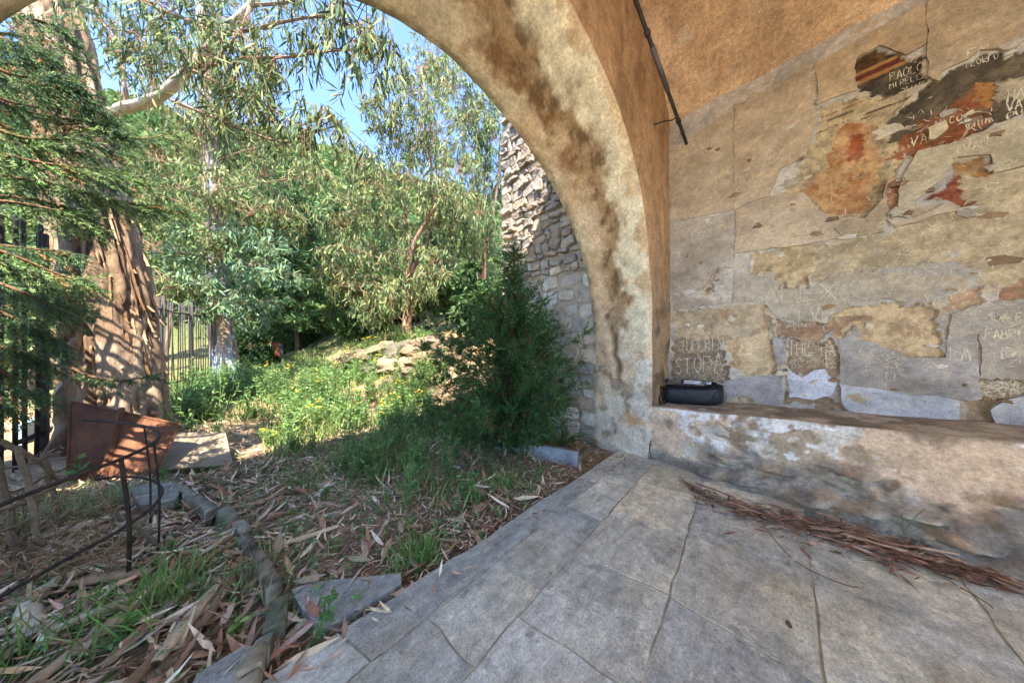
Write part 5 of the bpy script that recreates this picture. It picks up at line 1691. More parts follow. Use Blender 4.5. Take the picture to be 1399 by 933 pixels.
def tuft(name, label, p, n, h, cols, spread=.07, cat='grass tuft'):
    rng = np.random.default_rng(int(abs(p[0]) * 377 + abs(p[1]) * 531))
    p = np.array([p[0], p[1], float(ground_z(p[0], p[1])[0])])
    b = p + np.c_[rng.normal(0, spread, (n, 2)), np.full(n, -.02)]
    d = np.c_[rng.normal(0, .42, (n, 2)), np.ones(n)]
    V, T, C = leaf_arrays(b, d, h * rng.uniform(.5, 1.2, n), .006, rng.normal(0, .4, n), cvar(cols, n, .15, rng), rng)
    return tag(obj(name, mesh_np(name, V, T, C, True), MT['grass']), label, cat)
GRS = [lin(112, 146, 72), lin(132, 158, 82), lin(96, 130, 66)]
tuft('grass_tuft', 'bright green grass tuft at the middle of the paving edge', gr(567, 762, -.04), 170, .17, GRS, .05)
tuft('grass_tuft', 'grass tuft at the paving edge close to the marble strip', gr(690, 665, -.04), 140, .16, GRS, .08)
tuft('grass_tuft', 'long grass blades spilling across the bed inside the railing', gr(225, 830, -.03), 160, .26, GRS + [lin(160, 164, 110)], .09)
tuft('grass_tuft', 'dry pale grass hanging over the middle of the curved border', gr(350, 790, -.03), 260, .16, [lin(160, 152, 112), lin(140, 148, 96), lin(172, 158, 124)], .10)
tuft('grass_tuft', 'pale grass clump in front of the rusty sheet', gr(110, 705, -.03), 320, .24, [lin(160, 166, 120), lin(132, 152, 100), lin(172, 168, 132)], .14)
tuft('grass_tuft', 'green grass at the bottom left photo corner', gr(60, 900, -.03), 120, .2, GRS, .10)
tuft('grass_tuft', 'grass tuft in the litter above the paving edge', gr(440, 650, -.04), 150, .14, GRS, .12)

# ------------------------------------------------------------------ stones of the bank, rubble heap, bricks
def rock(name, label, p, size, col, group=None, seed=0, cat='rock', sub_=2, parent=None):
    import bmesh
    bm = bmesh.new()
    bmesh.ops.create_icosphere(bm, subdivisions=sub_, radius=1)
    V = np.array([v.co[:] for v in bm.verts])
    F = np.array([[v.index for v in f.verts] for f in bm.faces])
    bm.free()
    V = V * (1 + (fbm(V + seed, 1.3, 3, seed)[:, None] - .5) * .9)
    q = np.round((V + .13 * math.sin(seed)) * 2.6) / 2.6
    V = V * .5 + q * .5
    V = (V + norm(V) * (np.abs(fbm(V + seed, 3.5, 4, seed + 2) - .5) * .5 - .06)[:, None]) * np.asarray(size)
    V = V @ (rotz(seed * 1.7) @ rotx(.3 * math.sin(seed))).T
    C = np.tile(col, (len(V), 1))
    C = mixc(C, np.asarray(col) * .7, sstep(.45, .6, fbm(V + seed, 5, 3, 3)))
    o = obj(name, mesh_np(name, V, F, C, False), MT['rock'])
    o.location = p
    if label:
        tag(o, label, cat, group)
    return o
RC = [lin(168, 142, 110), lin(146, 126, 102), lin(178, 152, 118), lin(128, 114, 96)]
LED = [(478, 482, 8.6, .40, 'low boulder at the left end of the rock ledge, under the pale pole'), (502, 476, 8.3, .5, 'craggy boulder left of the middle of the rock ledge'),
       (528, 466, 8.0, .62, 'large broad boulder in the middle of the rock ledge'), (556, 458, 7.6, .62, 'large boulder right of the middle of the rock ledge'),
       (584, 452, 7.2, .55, 'upper right boulder of the rock ledge, near the bank bush'), (606, 440, 7.0, .45, 'highest boulder of the rock ledge, left of the young cypress top'),
       (545, 488, 6.9, .42, 'boulder on the lower front step of the rock ledge'), (518, 494, 7.2, .3, 'small boulder at the lower left front of the rock ledge'),
       (590, 486, 6.1, .40, 'boulder low on the bank, just left of the young cypress'), (566, 508, 6.0, .26, 'small half-buried stone below the rock ledge among yellow flowers'),
       (618, 474, 6.0, .38, 'boulder partly hidden behind the young cypress'), (466, 500, 8.2, .22, 'small stone in the grass left of the rock ledge')]
for k, (x, y, Z, s, lab) in enumerate(LED):
    p = at(x, y, Z)
    p[2] = float(ground_z(p[0], p[1])[0]) + s * .08
    s = s * 1.2
    rock('rock', lab, p, (s * 1.15, s * .9, s * .55), RC[k % 4] * rng.uniform(.55, .8), None, k + 1, 'rock', 3)
for k in range(16):
    x, y = rng.uniform(338, 392), rng.uniform(524, 548)
    p = at(x, y, 7.2)
    p[2] = float(ground_z(p[0], p[1])[0]) + rng.uniform(.05, .28) * (1 - abs(x - 365) / 40)
    s = rng.uniform(.09, .17)
    rock('rubble_stone', 'grey flat stone heaped among the weeds before the pale eucalyptus', p, (s, s * .8, s * .45), lin(150, 150, 148) * rng.uniform(.75, 1.1), 'stones of the rubble heap', 40 + k, 'stone', 1)
for k, (x, y, Z, s) in enumerate([(262, 590, 4.4, .16), (275, 578, 4.6, .2), (252, 603, 4.0, .12), (290, 548, 6.6, .22), (315, 545, 6.6, .18)]):
    p = at(x, y, Z)
    p[2] = float(ground_z(p[0], p[1])[0]) + s * .15
    rock('rubble_stone', ['grey stone between the big trunk and the plywood board', 'larger grey stone touching the right side of the big trunk', 'small grey stone just behind the plywood board corner', 'flat grey stone left of the pale eucalyptus trunk foot', 'flat grey stone in front of the pale eucalyptus trunk foot'][k], p, (s, s * .7, s * .45), lin(140, 140, 136) * rng.uniform(.8, 1.1), None, 70 + k, 'stone', 2)
for k in range(4):
    p = at(358, 551 - k * 3.2, 6.6)
    p[2] = float(ground_z(p[0], p[1])[0]) + .03 + k * .062
    m = MB(); m.box((0, 0, 0), (.5, .14, .055), None, jit=.004); o = obj('brick', m.mesh('brick'), MT['terracotta'])
    o.location = p
    o.rotation_euler = (0, 0, -.75 + rng.normal(0, .05))
    tag(o, ['bottom', 'second lowest', 'second highest', 'topmost'][k] + ' terracotta brick of the stack before the rubble heap', 'brick', 'stack of terracotta bricks')
# pole lying on the bank
a, b = at(468, 490, 8.0), at(512, 468, 8.0)
a[2] = float(ground_z(a[0], a[1])[0]) + .06; b[2] = float(ground_z(b[0], b[1])[0]) + .22
m = MB(); m.tube(spline([a, (a + b) / 2 + [0, 0, .03], b], 8), .03, 6); tag(obj('dead_branch', m.mesh('dead_branch'), MT['wood']), 'pale bare pole lying up against the rock ledge', 'branch')

# ------------------------------------------------------------------ leaf litter
rng = np.random.default_rng(301)
LIT = [lin(206, 178, 140), lin(182, 148, 112), lin(224, 202, 168), lin(152, 120, 90), lin(194, 154, 122), lin(176, 156, 124), lin(208, 190, 160), lin(124, 100, 76), lin(168, 122, 92)]
def litter_pts(n, lo, hi, fn):
    out = []
    while len(out) < n:
        p = np.c_[rng.uniform(lo[0], hi[0], n), rng.uniform(lo[1], hi[1], n)]
        out.extend(p[fn(p)])
    return np.array(out[:n])
def in_bed(p):
    ok = p[:, 1] > ed(p[:, 0]) + .015
    ok &= ~((p[:, 0] > 2.55) & (p[:, 1] < 1.5))
    return ok & (p[:, 0] < 2.9)
L1 = litter_pts(33000, (-1.7, 1.28), (2.9, 4.4), in_bed)
L1 = L1[~((L1[:, 0] > -.62) & (L1[:, 0] < -.02) & (L1[:, 1] > 3.75))]
L2 = litter_pts(5000, (-1.7, 4.0), (3.2, 8), in_bed)
Lp = np.r_[L1, L2]
n = len(Lp)
gz = ground_z(Lp[:, 0], Lp[:, 1])
left = sstep(.4, -.3, Lp[:, 0]) if False else 1 - sstep(-.3, .4, Lp[:, 0])
thick = rng.uniform(0, .045, n) * (.5 + .7 * left)
a = rng.uniform(0, 6.28, n)
d = np.c_[np.cos(a), np.sin(a), rng.normal(.05, .16, n)]
big_ = rng.uniform(size=n)
ln_ = np.where(big_ < .25 * left + .05, rng.uniform(.08, .17, n), rng.uniform(.025, .075, n))
wd_ = ln_ * rng.uniform(.08, .20, n)
V, T, C = leaf_arrays(np.c_[Lp, gz + .006 + thick], d, ln_, wd_, rng.normal(0, .34, n), cvar(LIT, n, .3, rng, .05), rng, flat=np.array([0, 0, 1.0]))
litter = obj('leaf_litter', mesh_np('leaf_litter', V, T, C, False), MT['litter'], kind='stuff')
litter['label'] = 'dry eucalyptus leaves and bark scraps covering the ground outside the arch'
litter['category'] = 'leaf litter'
# the large leaves and bark scraps nearest the arch, one by one
lms = []
for k in range(10):
    v, t, c = leaf_arrays(np.zeros((1, 3)), np.array([[1.0, 0, 0]]), .14 * rng.uniform(.8, 1.5), .030 * rng.uniform(.7, 1.3), rng.uniform(-.35, .35), cvar(LIT, 1, .12, rng, .04), rng, flat=np.array([0, 0, 1.0]))
    m_ = mesh_np('leaf', v, t, c, True)
    m_.materials.append(MT['litter'])
    lms.append(m_)
Lb = litter_pts(230, (-1.2, 1.28), (1.9, 2.9), in_bed)
for k, p in enumerate(Lb):
    o = obj('leaf', lms[k % 10], None, litter)
    o.location = (p[0], p[1], float(ground_z(p[0], p[1])[0]) + rng.uniform(.035, .06))
    o.rotation_euler = (rng.normal(0, .3), rng.normal(0, .15), rng.uniform(0, 6.28))
# curled bark pieces
def bark_piece(p, ang, L, w, col, pitch=0.0, seed=0):
    n, k = 9, 6
    t = np.linspace(-.5, .5, n)
    V = []
    for i, x in enumerate(t):
        r = w * .5 * (1 - .35 * abs(2 * x) ** 3) * rng.uniform(.9, 1.1)
        for q in range(k):
            th = -1.9 + 3.8 * q / (k - 1)
            V.append([x * L, r * math.sin(th), r * .55 * math.cos(th) + .02 * L * math.sin(3 * x + seed)])
    V = np.array(V) @ (rotz(ang) @ roty(pitch)).T + p
    Vi = V - np.array([0, 0, .004])
    f = grid_faces(n, k)
    return V, Vi, f
for k, (x, y, ang, L, w, c) in enumerate([(270, 770, .9, .34, .035, 0), (235, 795, .55, .3, .04, 1), (155, 795, 2.5, .34, .05, 1), (205, 905, 1.1, .5, .05, 3), (240, 890, 1.15, .4, .04, 4), (110, 720, .3, .34, .07, 2), (90, 745, .45, .3, .06, 4), (160, 830, .2, .3, .05, 2), (260, 850, 1.2, .35, .05, 0), (300, 820, 1.3, .3, .04, 3), (120, 880, .9, .3, .05, 0), (40, 850, 1.9, .3, .07, 2), (210, 850, 1.0, .34, .04, 5), (75, 800, .6, .26, .06, 0), (300, 760, .7, .3, .03, 3), (330, 690, 2.6, .3, .03, 1), (390, 700, .4, .3, .03, 3), (420, 735, 2.9, .32, .03, 0)]):
    p = gr(x, y, 0)
    p[2] = float(ground_z(p[0], p[1])[0]) + .05
    V, Vi, f = bark_piece(p, ang, L, w, c, rng.normal(0, .08), k)
    n = len(V)
    col = LIT[c] * rng.uniform(.8, 1.05)
    o = obj('bark_piece', mesh_np('bark_piece', np.r_[V, Vi], [f, f[:, ::-1] + n], np.tile(col, (2 * n, 1)) * rng.uniform(.85, 1.12, (2 * n, 1)), True), MT['litter'], litter)
# long fallen sticks
for k, (pts, r, lab) in enumerate([
        ([(212, 647), (250, 652), (290, 660), (318, 662)], .014, 'long straight stick lying past the upper end of the curved border'),
        ([(150, 700), (215, 748), (260, 775), (318, 742)], .013, 'bent brown stick lying across the bed behind the front railing post'),
        ([(205, 930), (250, 895), (300, 862), (330, 848)], .016, 'reddish brown branch lying towards the foot of the curved border'),
        ([(0, 752), (25, 742), (60, 728), (92, 712)], .016, 'grey stick lying under the stick trellis'),
        ([(330, 772), (345, 745), (362, 722), (395, 715)], .006, 'thin arched twig over the curved border'),
        ([(330, 690), (380, 668), (420, 640), (450, 632)], .006, 'thin dark twig in the litter above the curved border')]):
    P_ = []
    for (x, y) in pts:
        p = gr(x, y, 0)
        p[2] = float(ground_z(p[0], p[1])[0]) + .06
        P_.append(p)
    p = spline(P_, 20) + rng.normal(0, .003, (20, 3))
    m = MB(); m.tube(p, np.linspace(r, r * .6, 20), 6)
    tag(obj('fallen_branch', m.mesh('fallen_branch'), MT['wood']), lab, 'branch')
# dry brushwood tangle on the left
m = MB()
for k in range(420):
    c = gr(rng.uniform(-20, 175), rng.uniform(690, 800), 0)
    c[2] = float(ground_z(c[0], c[1])[0]) + rng.uniform(.02, .16)
    d = norm(rng.normal(size=3) * [1, 1, .5])
    L = rng.uniform(.06, .22)
    p = spline([c - d * L / 2, c + rng.normal(0, .02, 3), c + d * L / 2 + rng.normal(0, .03, 3)], 5)
    m.tube(p, .0022, 3, cvar([lin(150, 118, 86), lin(118, 90, 66), lin(168, 144, 108)], 1, .15, rng)[0], cap=False)
br_ = obj('dry_brushwood', m.mesh('dry_brushwood'), MT['litter'], kind='stuff')
br_['label'] = 'tangle of dry brown twigs between the trellis and the railing'
br_['category'] = 'twigs'

# ------------------------------------------------------------------ grass and wild growth outside
rng = np.random.default_rng(401)
def green_field(p):
    u, v = p[:, 0], p[:, 1]
    dn = fbm(p, 1.3, 3, 77)
    w = sstep(3.3, 4.6, v + .5 * sstep(.6, 1.6, u) * 2) * sstep(-1.5, -.6, u) * (1 - sstep(3.6, 4.8, u))
    w = np.maximum(w, .95 * sstep(.6, 1.3, u + .25 * (v - 2.2)) * (v > 1.65) * (u < 2.2))
    w = w * (1 - .93 * sstep(.46, .56, dn))
    return (rng.uniform(size=len(p)) < w) & in_bed(np.c_[np.minimum(u, 2.6), v]) & ~((u > 2.9) & (v < 3.7)) & ~((u < .12) & (v < 5.0) & (v > 2.9))
gp = litter_pts(30000, (-1.5, 1.6), (4.6, 14), green_field)
n = len(gp)
gz = ground_z(gp[:, 0], gp[:, 1])
d = np.c_[rng.normal(0, .35, (n, 2)), np.ones(n)]
hh = rng.uniform(.07, .26, n) * (.7 + .8 * fbm(gp, .7, 3, 12))
GC = [lin(110, 140, 74), lin(130, 152, 84), lin(96, 128, 66), lin(166, 164, 108), lin(106, 138, 80), lin(182, 168, 120)]
V, T, C = leaf_arrays(np.c_[gp, gz - .01], d, hh, .006 + .0012 * gp[:, 1], rng.normal(0, .4, n), cvar(GC, n, .18, rng), rng)
gr_o = obj('grass', mesh_np('grass', V, T, C, True), MT['grass'], kind='stuff')
gr_o['label'] = 'sunlit wild grass on the rough ground beyond the leaf litter'
gr_o['category'] = 'grass'
# leafy weeds too many to count
wp = litter_pts(620, (-1.3, 1.9), (4.0, 9.5), green_field)
VB, TB2 = MB(), MB()
FLW = MB()
sp_ = litter_pts(800, (-1.5, 1.3), (2.2, 4.2), in_bed)
wp = np.r_[wp, sp_]
wz = ground_z(wp[:, 0], wp[:, 1])
for k, p in enumerate(wp):
    q = np.array([p[0], p[1], wz[k]])
    h = rng.uniform(.18, .55) * (1 + .04 * p[1])
    if k >= 620:
        V, T, C, tubes = weed_arrays(rng, q, rng.uniform(.04, .13), 3, WEED + GL, .035, .32, 7, .9)
        VB.add(V, None, T, C)
        continue
    V, T, C, tubes = weed_arrays(rng, q, h, 5, WEED + GC[:2], .05 + .007 * p[1], .3, 16, .6)
    VB.add(V, None, T, C)
    for st in tubes:
        VB.tube(st, np.linspace(.003, .0015, 8) * (1 + .1 * p[1]), 3, lin(120, 136, 84), cap=False)
    if rng.uniform() < .08 and p[1] > 3.6 and p[0] > .35 + rng.normal(0, .3):
        for st in tubes:
            for z in range(2):
                c = st[-1] + rng.normal(0, .02, 3)
                r = .008 + .0022 * p[1]
                aa = np.arange(6) / 6 * 6.283
                FLW.add(np.r_[np.c_[np.cos(aa) * r, np.sin(aa) * r, np.zeros(6)] + c, [c + [0, 0, r * .6]]], None, [[i, (i + 1) % 6, 6] for i in range(6)])
wd = obj('wild_plants', VB.mesh('wild_plants', True), MT['leaf'], kind='stuff')
wd['label'] = 'mixed leafy wild plants growing through the grass'
wd['category'] = 'wild plants'
fl_ = obj('yellow_flowers', FLW.mesh('yellow_flowers'), MT['petal'], kind='stuff')
fl_['label'] = 'small yellow flower heads scattered over the wild plants'
fl_['category'] = 'flowers'
# ------------------------------------------------------------------ scratched writing on the wall
rng = np.random.default_rng(501)
GLY = {'A': [[(0, 0), (2, 6), (4, 0)], [(1, 2), (3, 2)]], 'B': [[(0, 0), (0, 6), (3, 5.5), (3, 3.5), (0, 3), (4, 2.5), (3.5, .3), (0, 0)]],
       'C': [[(4, 5), (2, 6), (0, 3), (2, 0), (4, 1)]], 'D': [[(0, 0), (0, 6), (3, 5), (4, 3), (3, 1), (0, 0)]],
       'E': [[(4, 6), (0, 6), (0, 0), (4, 0)], [(0, 3), (3, 3)]], 'F': [[(4, 6), (0, 6), (0, 0)], [(0, 3), (3, 3)]],
       'I': [[(1, 0), (1, 6)]], 'L': [[(0, 6), (0, 0), (3.5, 0)]], 'M': [[(0, 0), (0, 6), (2, 3), (4, 6), (4, 0)]],
       'N': [[(0, 0), (0, 6), (4, 0), (4, 6)]], 'O': [[(2, 6), (.3, 4.6), (0, 3), (.3, 1.3), (2, 0), (3.7, 1.3), (4, 3), (3.7, 4.6), (2, 6)]],
       'P': [[(0, 0), (0, 6), (3.5, 5.6), (3.8, 3.8), (0, 3)]], 'R': [[(0, 0), (0, 6), (3.5, 5.6), (3.6, 3.6), (0, 3), (4, 0)]],
       'S': [[(4, 5), (2, 6), (.3, 5), (3.6, 1.6), (2, 0), (0, 1)]], 'T': [[(0, 6), (4, 6)], [(2, 6), (2, 0)]],
       'U': [[(0, 6), (.2, 1), (2, 0), (3.8, 1), (4, 6)]], 'V': [[(0, 6), (2, 0), (4, 6)]], 'X': [[(0, 0), (4, 6)], [(0, 6), (4, 0)]],
       'Y': [[(0, 6), (2, 3), (4, 6)], [(2, 3), (2, 0)]], 'Z': [[(0, 6), (4, 6), (0, 0), (4, 0)]], 'H': [[(0, 0), (0, 6)], [(4, 0), (4, 6)], [(0, 3), (4, 3)]],
       '2': [[(0, 5), (2, 6), (4, 4.5), (0, 0), (4, 0)]], '1': [[(1, 5), (2, 6), (2, 0)]], '/': [[(0, 0), (3, 6)]], '6': [[(3.5, 6), (.5, 3), (0, 1.5), (2, 0), (3.8, 1.5), (2, 3), (.3, 2.2)]],
       '9': [[(3.6, 4), (2, 3), (.3, 4.5), (2, 6), (3.7, 4.5), (3, 0)]], 'K': [[(0, 0), (0, 6)], [(4, 6), (0, 3), (4, 0)]], 'G': [[(4, 5), (2, 6), (0, 3), (2, 0), (4, 1), (4, 3), (2.4, 3)]]}

def surf_x(yz):
    dep, _ = wall_surface(yz)
    pd = np.full(len(yz), -9.0)
    for k, (poly, c1, t) in enumerate(pat):
        m = inpoly(yz, poly)
        pdk = t + (fbm(yz, 4, 3, 130 + k) - .5) * .008 + (fbm(yz, 3, 5, 75) - .5) * .006
        pd = np.where(m, np.maximum(pd, pdk), pd)
    return U_WALL - np.maximum(dep, pd)

QUEUE = []
def strokes(name, lines, w, kind=None):
    """scratched lines on the wall as thin ribbons following its surface (built together below)"""
    As, Bs, qs, o = [], [], [], 0
    for ln in lines:
        ln = np.asarray(ln, float)
        P = []
        for a, b in zip(ln[:-1], ln[1:]):
            n = max(2, int(np.linalg.norm(b - a) / .015))
            P.append(a + (b - a) * np.linspace(0, 1, n, endpoint=False)[:, None])
        P = np.concatenate(P + [ln[-1:]])
        P = P + rng.normal(0, .0012, P.shape)
        d = norm(np.gradient(P, axis=0))
        wv = np.clip(.25 + 1.3 * vnoise(P, 45, int(rng.integers(0, 99))), .15, 1.5)
        s = np.c_[-d[:, 1], d[:, 0]] * (w * 1.05 * wv * rng.uniform(.7, 1.2, len(P)) / 2)[:, None]
        n = len(P)
        As.append(P - s)
        Bs.append(P + s)
        i = np.arange(n - 1)
        qs.append(np.c_[o + i, o + i + 1, o + i + 1, o + i])
        o += n
    Q = np.concatenate(qs)
    Q[:, 2:] += o
    QUEUE.append((name, np.concatenate(As), np.concatenate(Bs), Q, kind))
def build_strokes():
    allp = np.concatenate([np.r_[q[1], q[2]] for q in QUEUE])
    X = surf_x(allp)
    o = 0
    for name, A, B, Q, kind in QUEUE:
        n = len(A)
        x = np.minimum(X[o:o + n], X[o + n:o + 2 * n]) - .0022
        o += 2 * n
        obj(name, mesh_np(name, np.r_[np.c_[x, A], np.c_[x, B]], Q), MT['scratch'], side_wall, kind)

def writing(txt, p0, p1, hpx, w=.006, dy=0.0):
    """p0, p1: photo ends of the base line on the wall; hpx: letter height there"""
    a, b = on_u(*p0, U_WALL)[1:], on_u(*p1, U_WALL)[1:]
    up = on_u(p0[0], p0[1] - hpx, U_WALL)[1:] - a
    n = len(txt)
    lines = []
    for k, ch in enumerate(txt):
        if ch == ' ':
            continue
        o = a + (b - a) * k / n
        adv = (b - a) / n * .74
        jit = rng.normal(0, .05, 2)
        for st in GLY[ch]:
            lines.append([o + adv * (x / 4 + jit[0]) + up * (y / 6 * (1 + jit[1])) for x, y in st])
    strokes('scratched_writing', lines, w)
for txt, p0, p1, h, w in [
        ('PAOLO', (1217, 109), (1264, 93), 11, .0035), ('MIRELLA', (1216, 120), (1269, 103), 7.5, .003), ('21/6/9', (1233, 127), (1266, 115), 7, .003),
        ('EM', (1320, 82), (1352, 72), 11, .005), ('FLORIO', (1321, 91), (1368, 77), 8, .004),
        ('MA', (1378, 138), (1404, 130), 14, .006), ('VA', (1376, 152), (1402, 144), 13, .006), ('RV', (1378, 164), (1404, 156), 11, .006),
        ('NICO', (1280, 174), (1318, 162), 10, .005), ('VAL', (1246, 200), (1282, 188), 14, .0055), ('SETTIMA', (1320, 176), (1360, 164), 7, .004), ('IVAN', (1304, 214), (1350, 200), 11, .005),
        ('ALEX', (1044, 414), (1152, 408), 20, .007), ('ALIVE', (1058, 440), (1142, 436), 15, .006), ('ANNO', (1074, 448), (1116, 446), 8, .004),
        ('TUPERIN', (930, 482), (990, 478), 16, .006), ('STOPA', (922, 512), (990, 506), 22, .007), ('THE LX', (1078, 486), (1146, 486), 20, .006), ('E', (1128, 502), (1146, 502), 22, .006),
        ('BY', (1128, 398), (1150, 396), 8, .004), ('IA', (1294, 492), (1330, 492), 18, .006), ('FABRI', (1346, 462), (1400, 464), 13, .006), ('A E', (1368, 440), (1396, 440), 12, .005), ('D', (1366, 490), (1392, 490), 16, .006), ('HN', (1400, 228), (1424, 222), 10, .004), ('LI', (1210, 520), (1230, 520), 12, .005)]:
    writing(txt, p0, p1, h, w)
# nameless small scratches
lines = []
for (x0, x1, y0, y1, n, L) in [(918, 990, 468, 524, 240, .035), (1074, 1144, 466, 504, 150, .04), (1342, 1398, 520, 548, 150, .035), (918, 1000, 430, 462, 20, .05), (985, 1040, 350, 400, 30, .06), (1060, 1140, 395, 460, 60, .06), (1150, 1300, 440, 520, 110, .035), (1300, 1398, 415, 510, 130, .035), (1245, 1360, 150, 205, 50, .05), (930, 1000, 310, 400, 26, .06), (1186, 1232, 486, 508, 16, .05), (1000, 1300, 300, 420, 150, .05), (930, 1110, 200, 340, 90, .05), (1060, 1380, 200, 340, 110, .05), (1150, 1399, 340, 420, 80, .05)]:
    for k in range(n):
        a = on_u(rng.uniform(x0, x1), rng.uniform(y0, y1), U_WALL)[1:]
        th = rng.choice([0, 1.57, .8, 2.3]) + rng.normal(0, .3)
        b = a + np.array([math.cos(th), math.sin(th)]) * L * rng.uniform(.25, 1)
        lines.append([a, b] if rng.uniform() < .6 else [a, b, b + rng.normal(0, .02, 2)])
strokes('scratches', lines, .0026, 'stuff')
build_strokes()

# ------------------------------------------------------------------ iron rod under the vault
rod = thing('iron_tie_rod', 'dark jointed iron rod slanting across the ceiling corner', 'iron rod', (2.8, .84, 3.6))
a, b = on_u(937, 196, 3.53), None
a = on_u(938, 197, 3.50)
k0 = (866 - PCX) / FPX
b = on_v(866, -6, float(a[1]))
dirn = b - a
c = a + dirn * 1.9
m = MB(); m.tube(np.linspace(a, c, 12), .0155, 9); sub('rod', m, MT['iron'], rod, True)
for f0, f1, r in ((.46, .74, .021), (.20, .225, .023), (.80, .825, .023), (.10, .12, .02)):
    m = MB(); m.tube([a + dirn * f0, a + dirn * f1], r, 9); sub('sleeve', m, MT['greyiron'] if f0 == .46 else MT['iron'], rod, True)
q = a + dirn * .255
m = MB(); m.tube(spline([q + [.0, -.02, .0], q + [-.02, .04, -.03], q + [-.05, .10, -.02], [q[0] - .06, V_IN + .03, q[2] + .0]], 10), .007, 6); sub('hook', m, MT['iron'], rod, True)

# ------------------------------------------------------------------ camera bag and tripod on the bench
bag = thing('camera_bag', 'black zipped camera bag lying on the stone bench', 'bag', (3.33, .72, .54))
BV0, BV1 = .985, .49
nL, nC = 30, 28
V = []
for i in range(nL):
    f = i / (nL - 1)
    v = BV0 + (BV1 - BV0) * f
    e = np.interp(f, [0, .03, .1, .55, .8, .93, 1], [.55, .86, 1, 1, .96, .84, .5])
    hgt = .215 * np.interp(f, [0, .06, .5, .85, 1], [.80, .95, 1, .98, .86]) * (.7 + .3 * e)
    dpt = .25 * e
    uc = 3.335 + .02 * f
    zb = bench_top(v) + .012 + .03 * sstep(.75, 1, f) + .01 * (1 - sstep(0, .1, f))
    for j in range(nC):
        th = j / nC * 2 * math.pi
        cx_, cz_ = math.cos(th), math.sin(th)
        ex = 3.2
        x = np.sign(cx_) * abs(cx_) ** (2 / ex) * dpt / 2
        z = np.sign(cz_) * abs(cz_) ** (2 / ex) * hgt / 2
        if cz_ > .3:                                   # sagging open top
            z -= .035 * (1 - abs(cx_)) * math.sin(math.pi * f)
        V.append([uc + x, v, zb + hgt / 2 + z])
V = np.array(V)
dn = (fbm(V, 9, 4, 6) - .5)[:, None] * .016
V = V + dn * norm(np.c_[V[:, 0] - 3.345, 0 * V[:, 0], V[:, 2] - .66])
i, j = np.meshgrid(np.arange(nL - 1), np.arange(nC), indexing='ij')
i, j = i.ravel(), j.ravel()
Q = np.c_[i * nC + j, (i + 1) * nC + j, (i + 1) * nC + (j + 1) % nC, i * nC + (j + 1) % nC]
caps = np.r_[V[:nC].mean(0)[None], V[-nC:].mean(0)[None]]
T = np.array([[nL * nC, j, (j + 1) % nC] for j in range(nC)] + [[nL * nC + 1, (nL - 1) * nC + (j + 1) % nC, (nL - 1) * nC + j] for j in range(nC)])
body_me = mesh_np('body', np.r_[V, caps], [Q, T], None, True)
part('body', body_me, MT['bag'], bag)
def bag_pt(f, th, off=.004):
    i = f * (nL - 1)
    i0 = int(min(i, nL - 2))
    j = (th / (2 * math.pi) * nC) % nC
    j0 = int(j)
    g = lambda a, b: V[a * nC + b % nC]
    p = (g(i0, j0) * (1 - (j - j0)) + g(i0, j0 + 1) * (j - j0)) * (1 - (i - i0)) + (g(i0 + 1, j0) * (1 - (j - j0)) + g(i0 + 1, j0 + 1) * (j - j0)) * (i - i0)
    ax = np.array([3.345, p[1], bench_top(p[1]) + .12])
    return p + norm(p - ax) * off
PI = math.pi
m = MB(); m.tube(np.array([bag_pt(f, PI * .82, .002) for f in np.linspace(.03, .97, 30)]), .0055, 6); sub('zip', m, MT['bagtrim'], bag, True)
m = MB(); m.tube(np.array([bag_pt(f, PI * 1.23, .001) for f in np.linspace(.04, .96, 30)]), .004, 6); sub('piping', m, MT['bagtrim'], bag, True)
lip = np.array([bag_pt(f, PI * .68, .012) for f in np.linspace(.04, .96, 30)])
m = MB(); m.tube(lip, .011, 7); sub('opening_lip', m, MT['bagtrim'], bag, True)
m = MB(); m.tube(np.array([bag_pt(.40 + .10 * t, PI * (.84 + .40 * t), .001) for t in np.linspace(0, 1, 14)]), .0035, 5); sub('seam', m, MT['bagtrim'], bag, True)
m = MB(); m.tube(np.array([bag_pt(.96 - .18 * t, PI * (.88 + .34 * t), .001) for t in np.linspace(0, 1, 14)]), .0035, 5); sub('seam', m, MT['bagtrim'], bag, True)
m = MB(); m.tube(spline([bag_pt(.01, PI * .80, .0), [3.20, 1.0, .73], [3.185, .995, .66], [3.17, 1.005, .60], [3.13, .99, .555], [3.16, .96, .545], bag_pt(.05, PI * 1.25, .002)], 30), .007, 6); sub('strap', m, MT['bagtrim'], bag, True)
m = MB(); m.box(bag_pt(.97, PI * .6, .01), (.05, .05, .03), rotx(.5), jit=.004); sub('buckle', m, MT['blackplastic'], bag)

tp = thing('tripod', 'folded silver tripod lying on top of the black bag', 'tripod', (3.36, .72, .76))
z0 = .775
for k, (x, dz) in enumerate(((3.31, 0), (3.335, .016), (3.36, 0))):
    m = MB(); m.tube([[x, .97, z0 + dz], [x, .66, z0 + dz + .006]], .0105, 8); sub('leg', m, MT['silver'], tp, True)
    m = MB(); m.tube([[x, .985, z0 + dz], [x, .968, z0 + dz]], .013, 8); sub('foot', m, MT['blackplastic'], tp, True)
    m = MB(); m.tube([[x, .84, z0 + dz + .002], [x, .815, z0 + dz + .002]], .0135, 8); sub('leg_lock', m, MT['blackplastic'], tp, True)
m = MB(); m.tube([[3.335, .64, z0 + .012], [3.335, .575, z0 + .012]], .023, 10); sub('head', m, MT['silver'], tp, True)
m = MB(); m.tube([[3.335, .575, z0 + .012], [3.335, .55, z0 + .02], [3.335, .53, z0 + .018]], [.014, .018, .012], 8); sub('ball', m, MT['blackplastic'], tp, True)
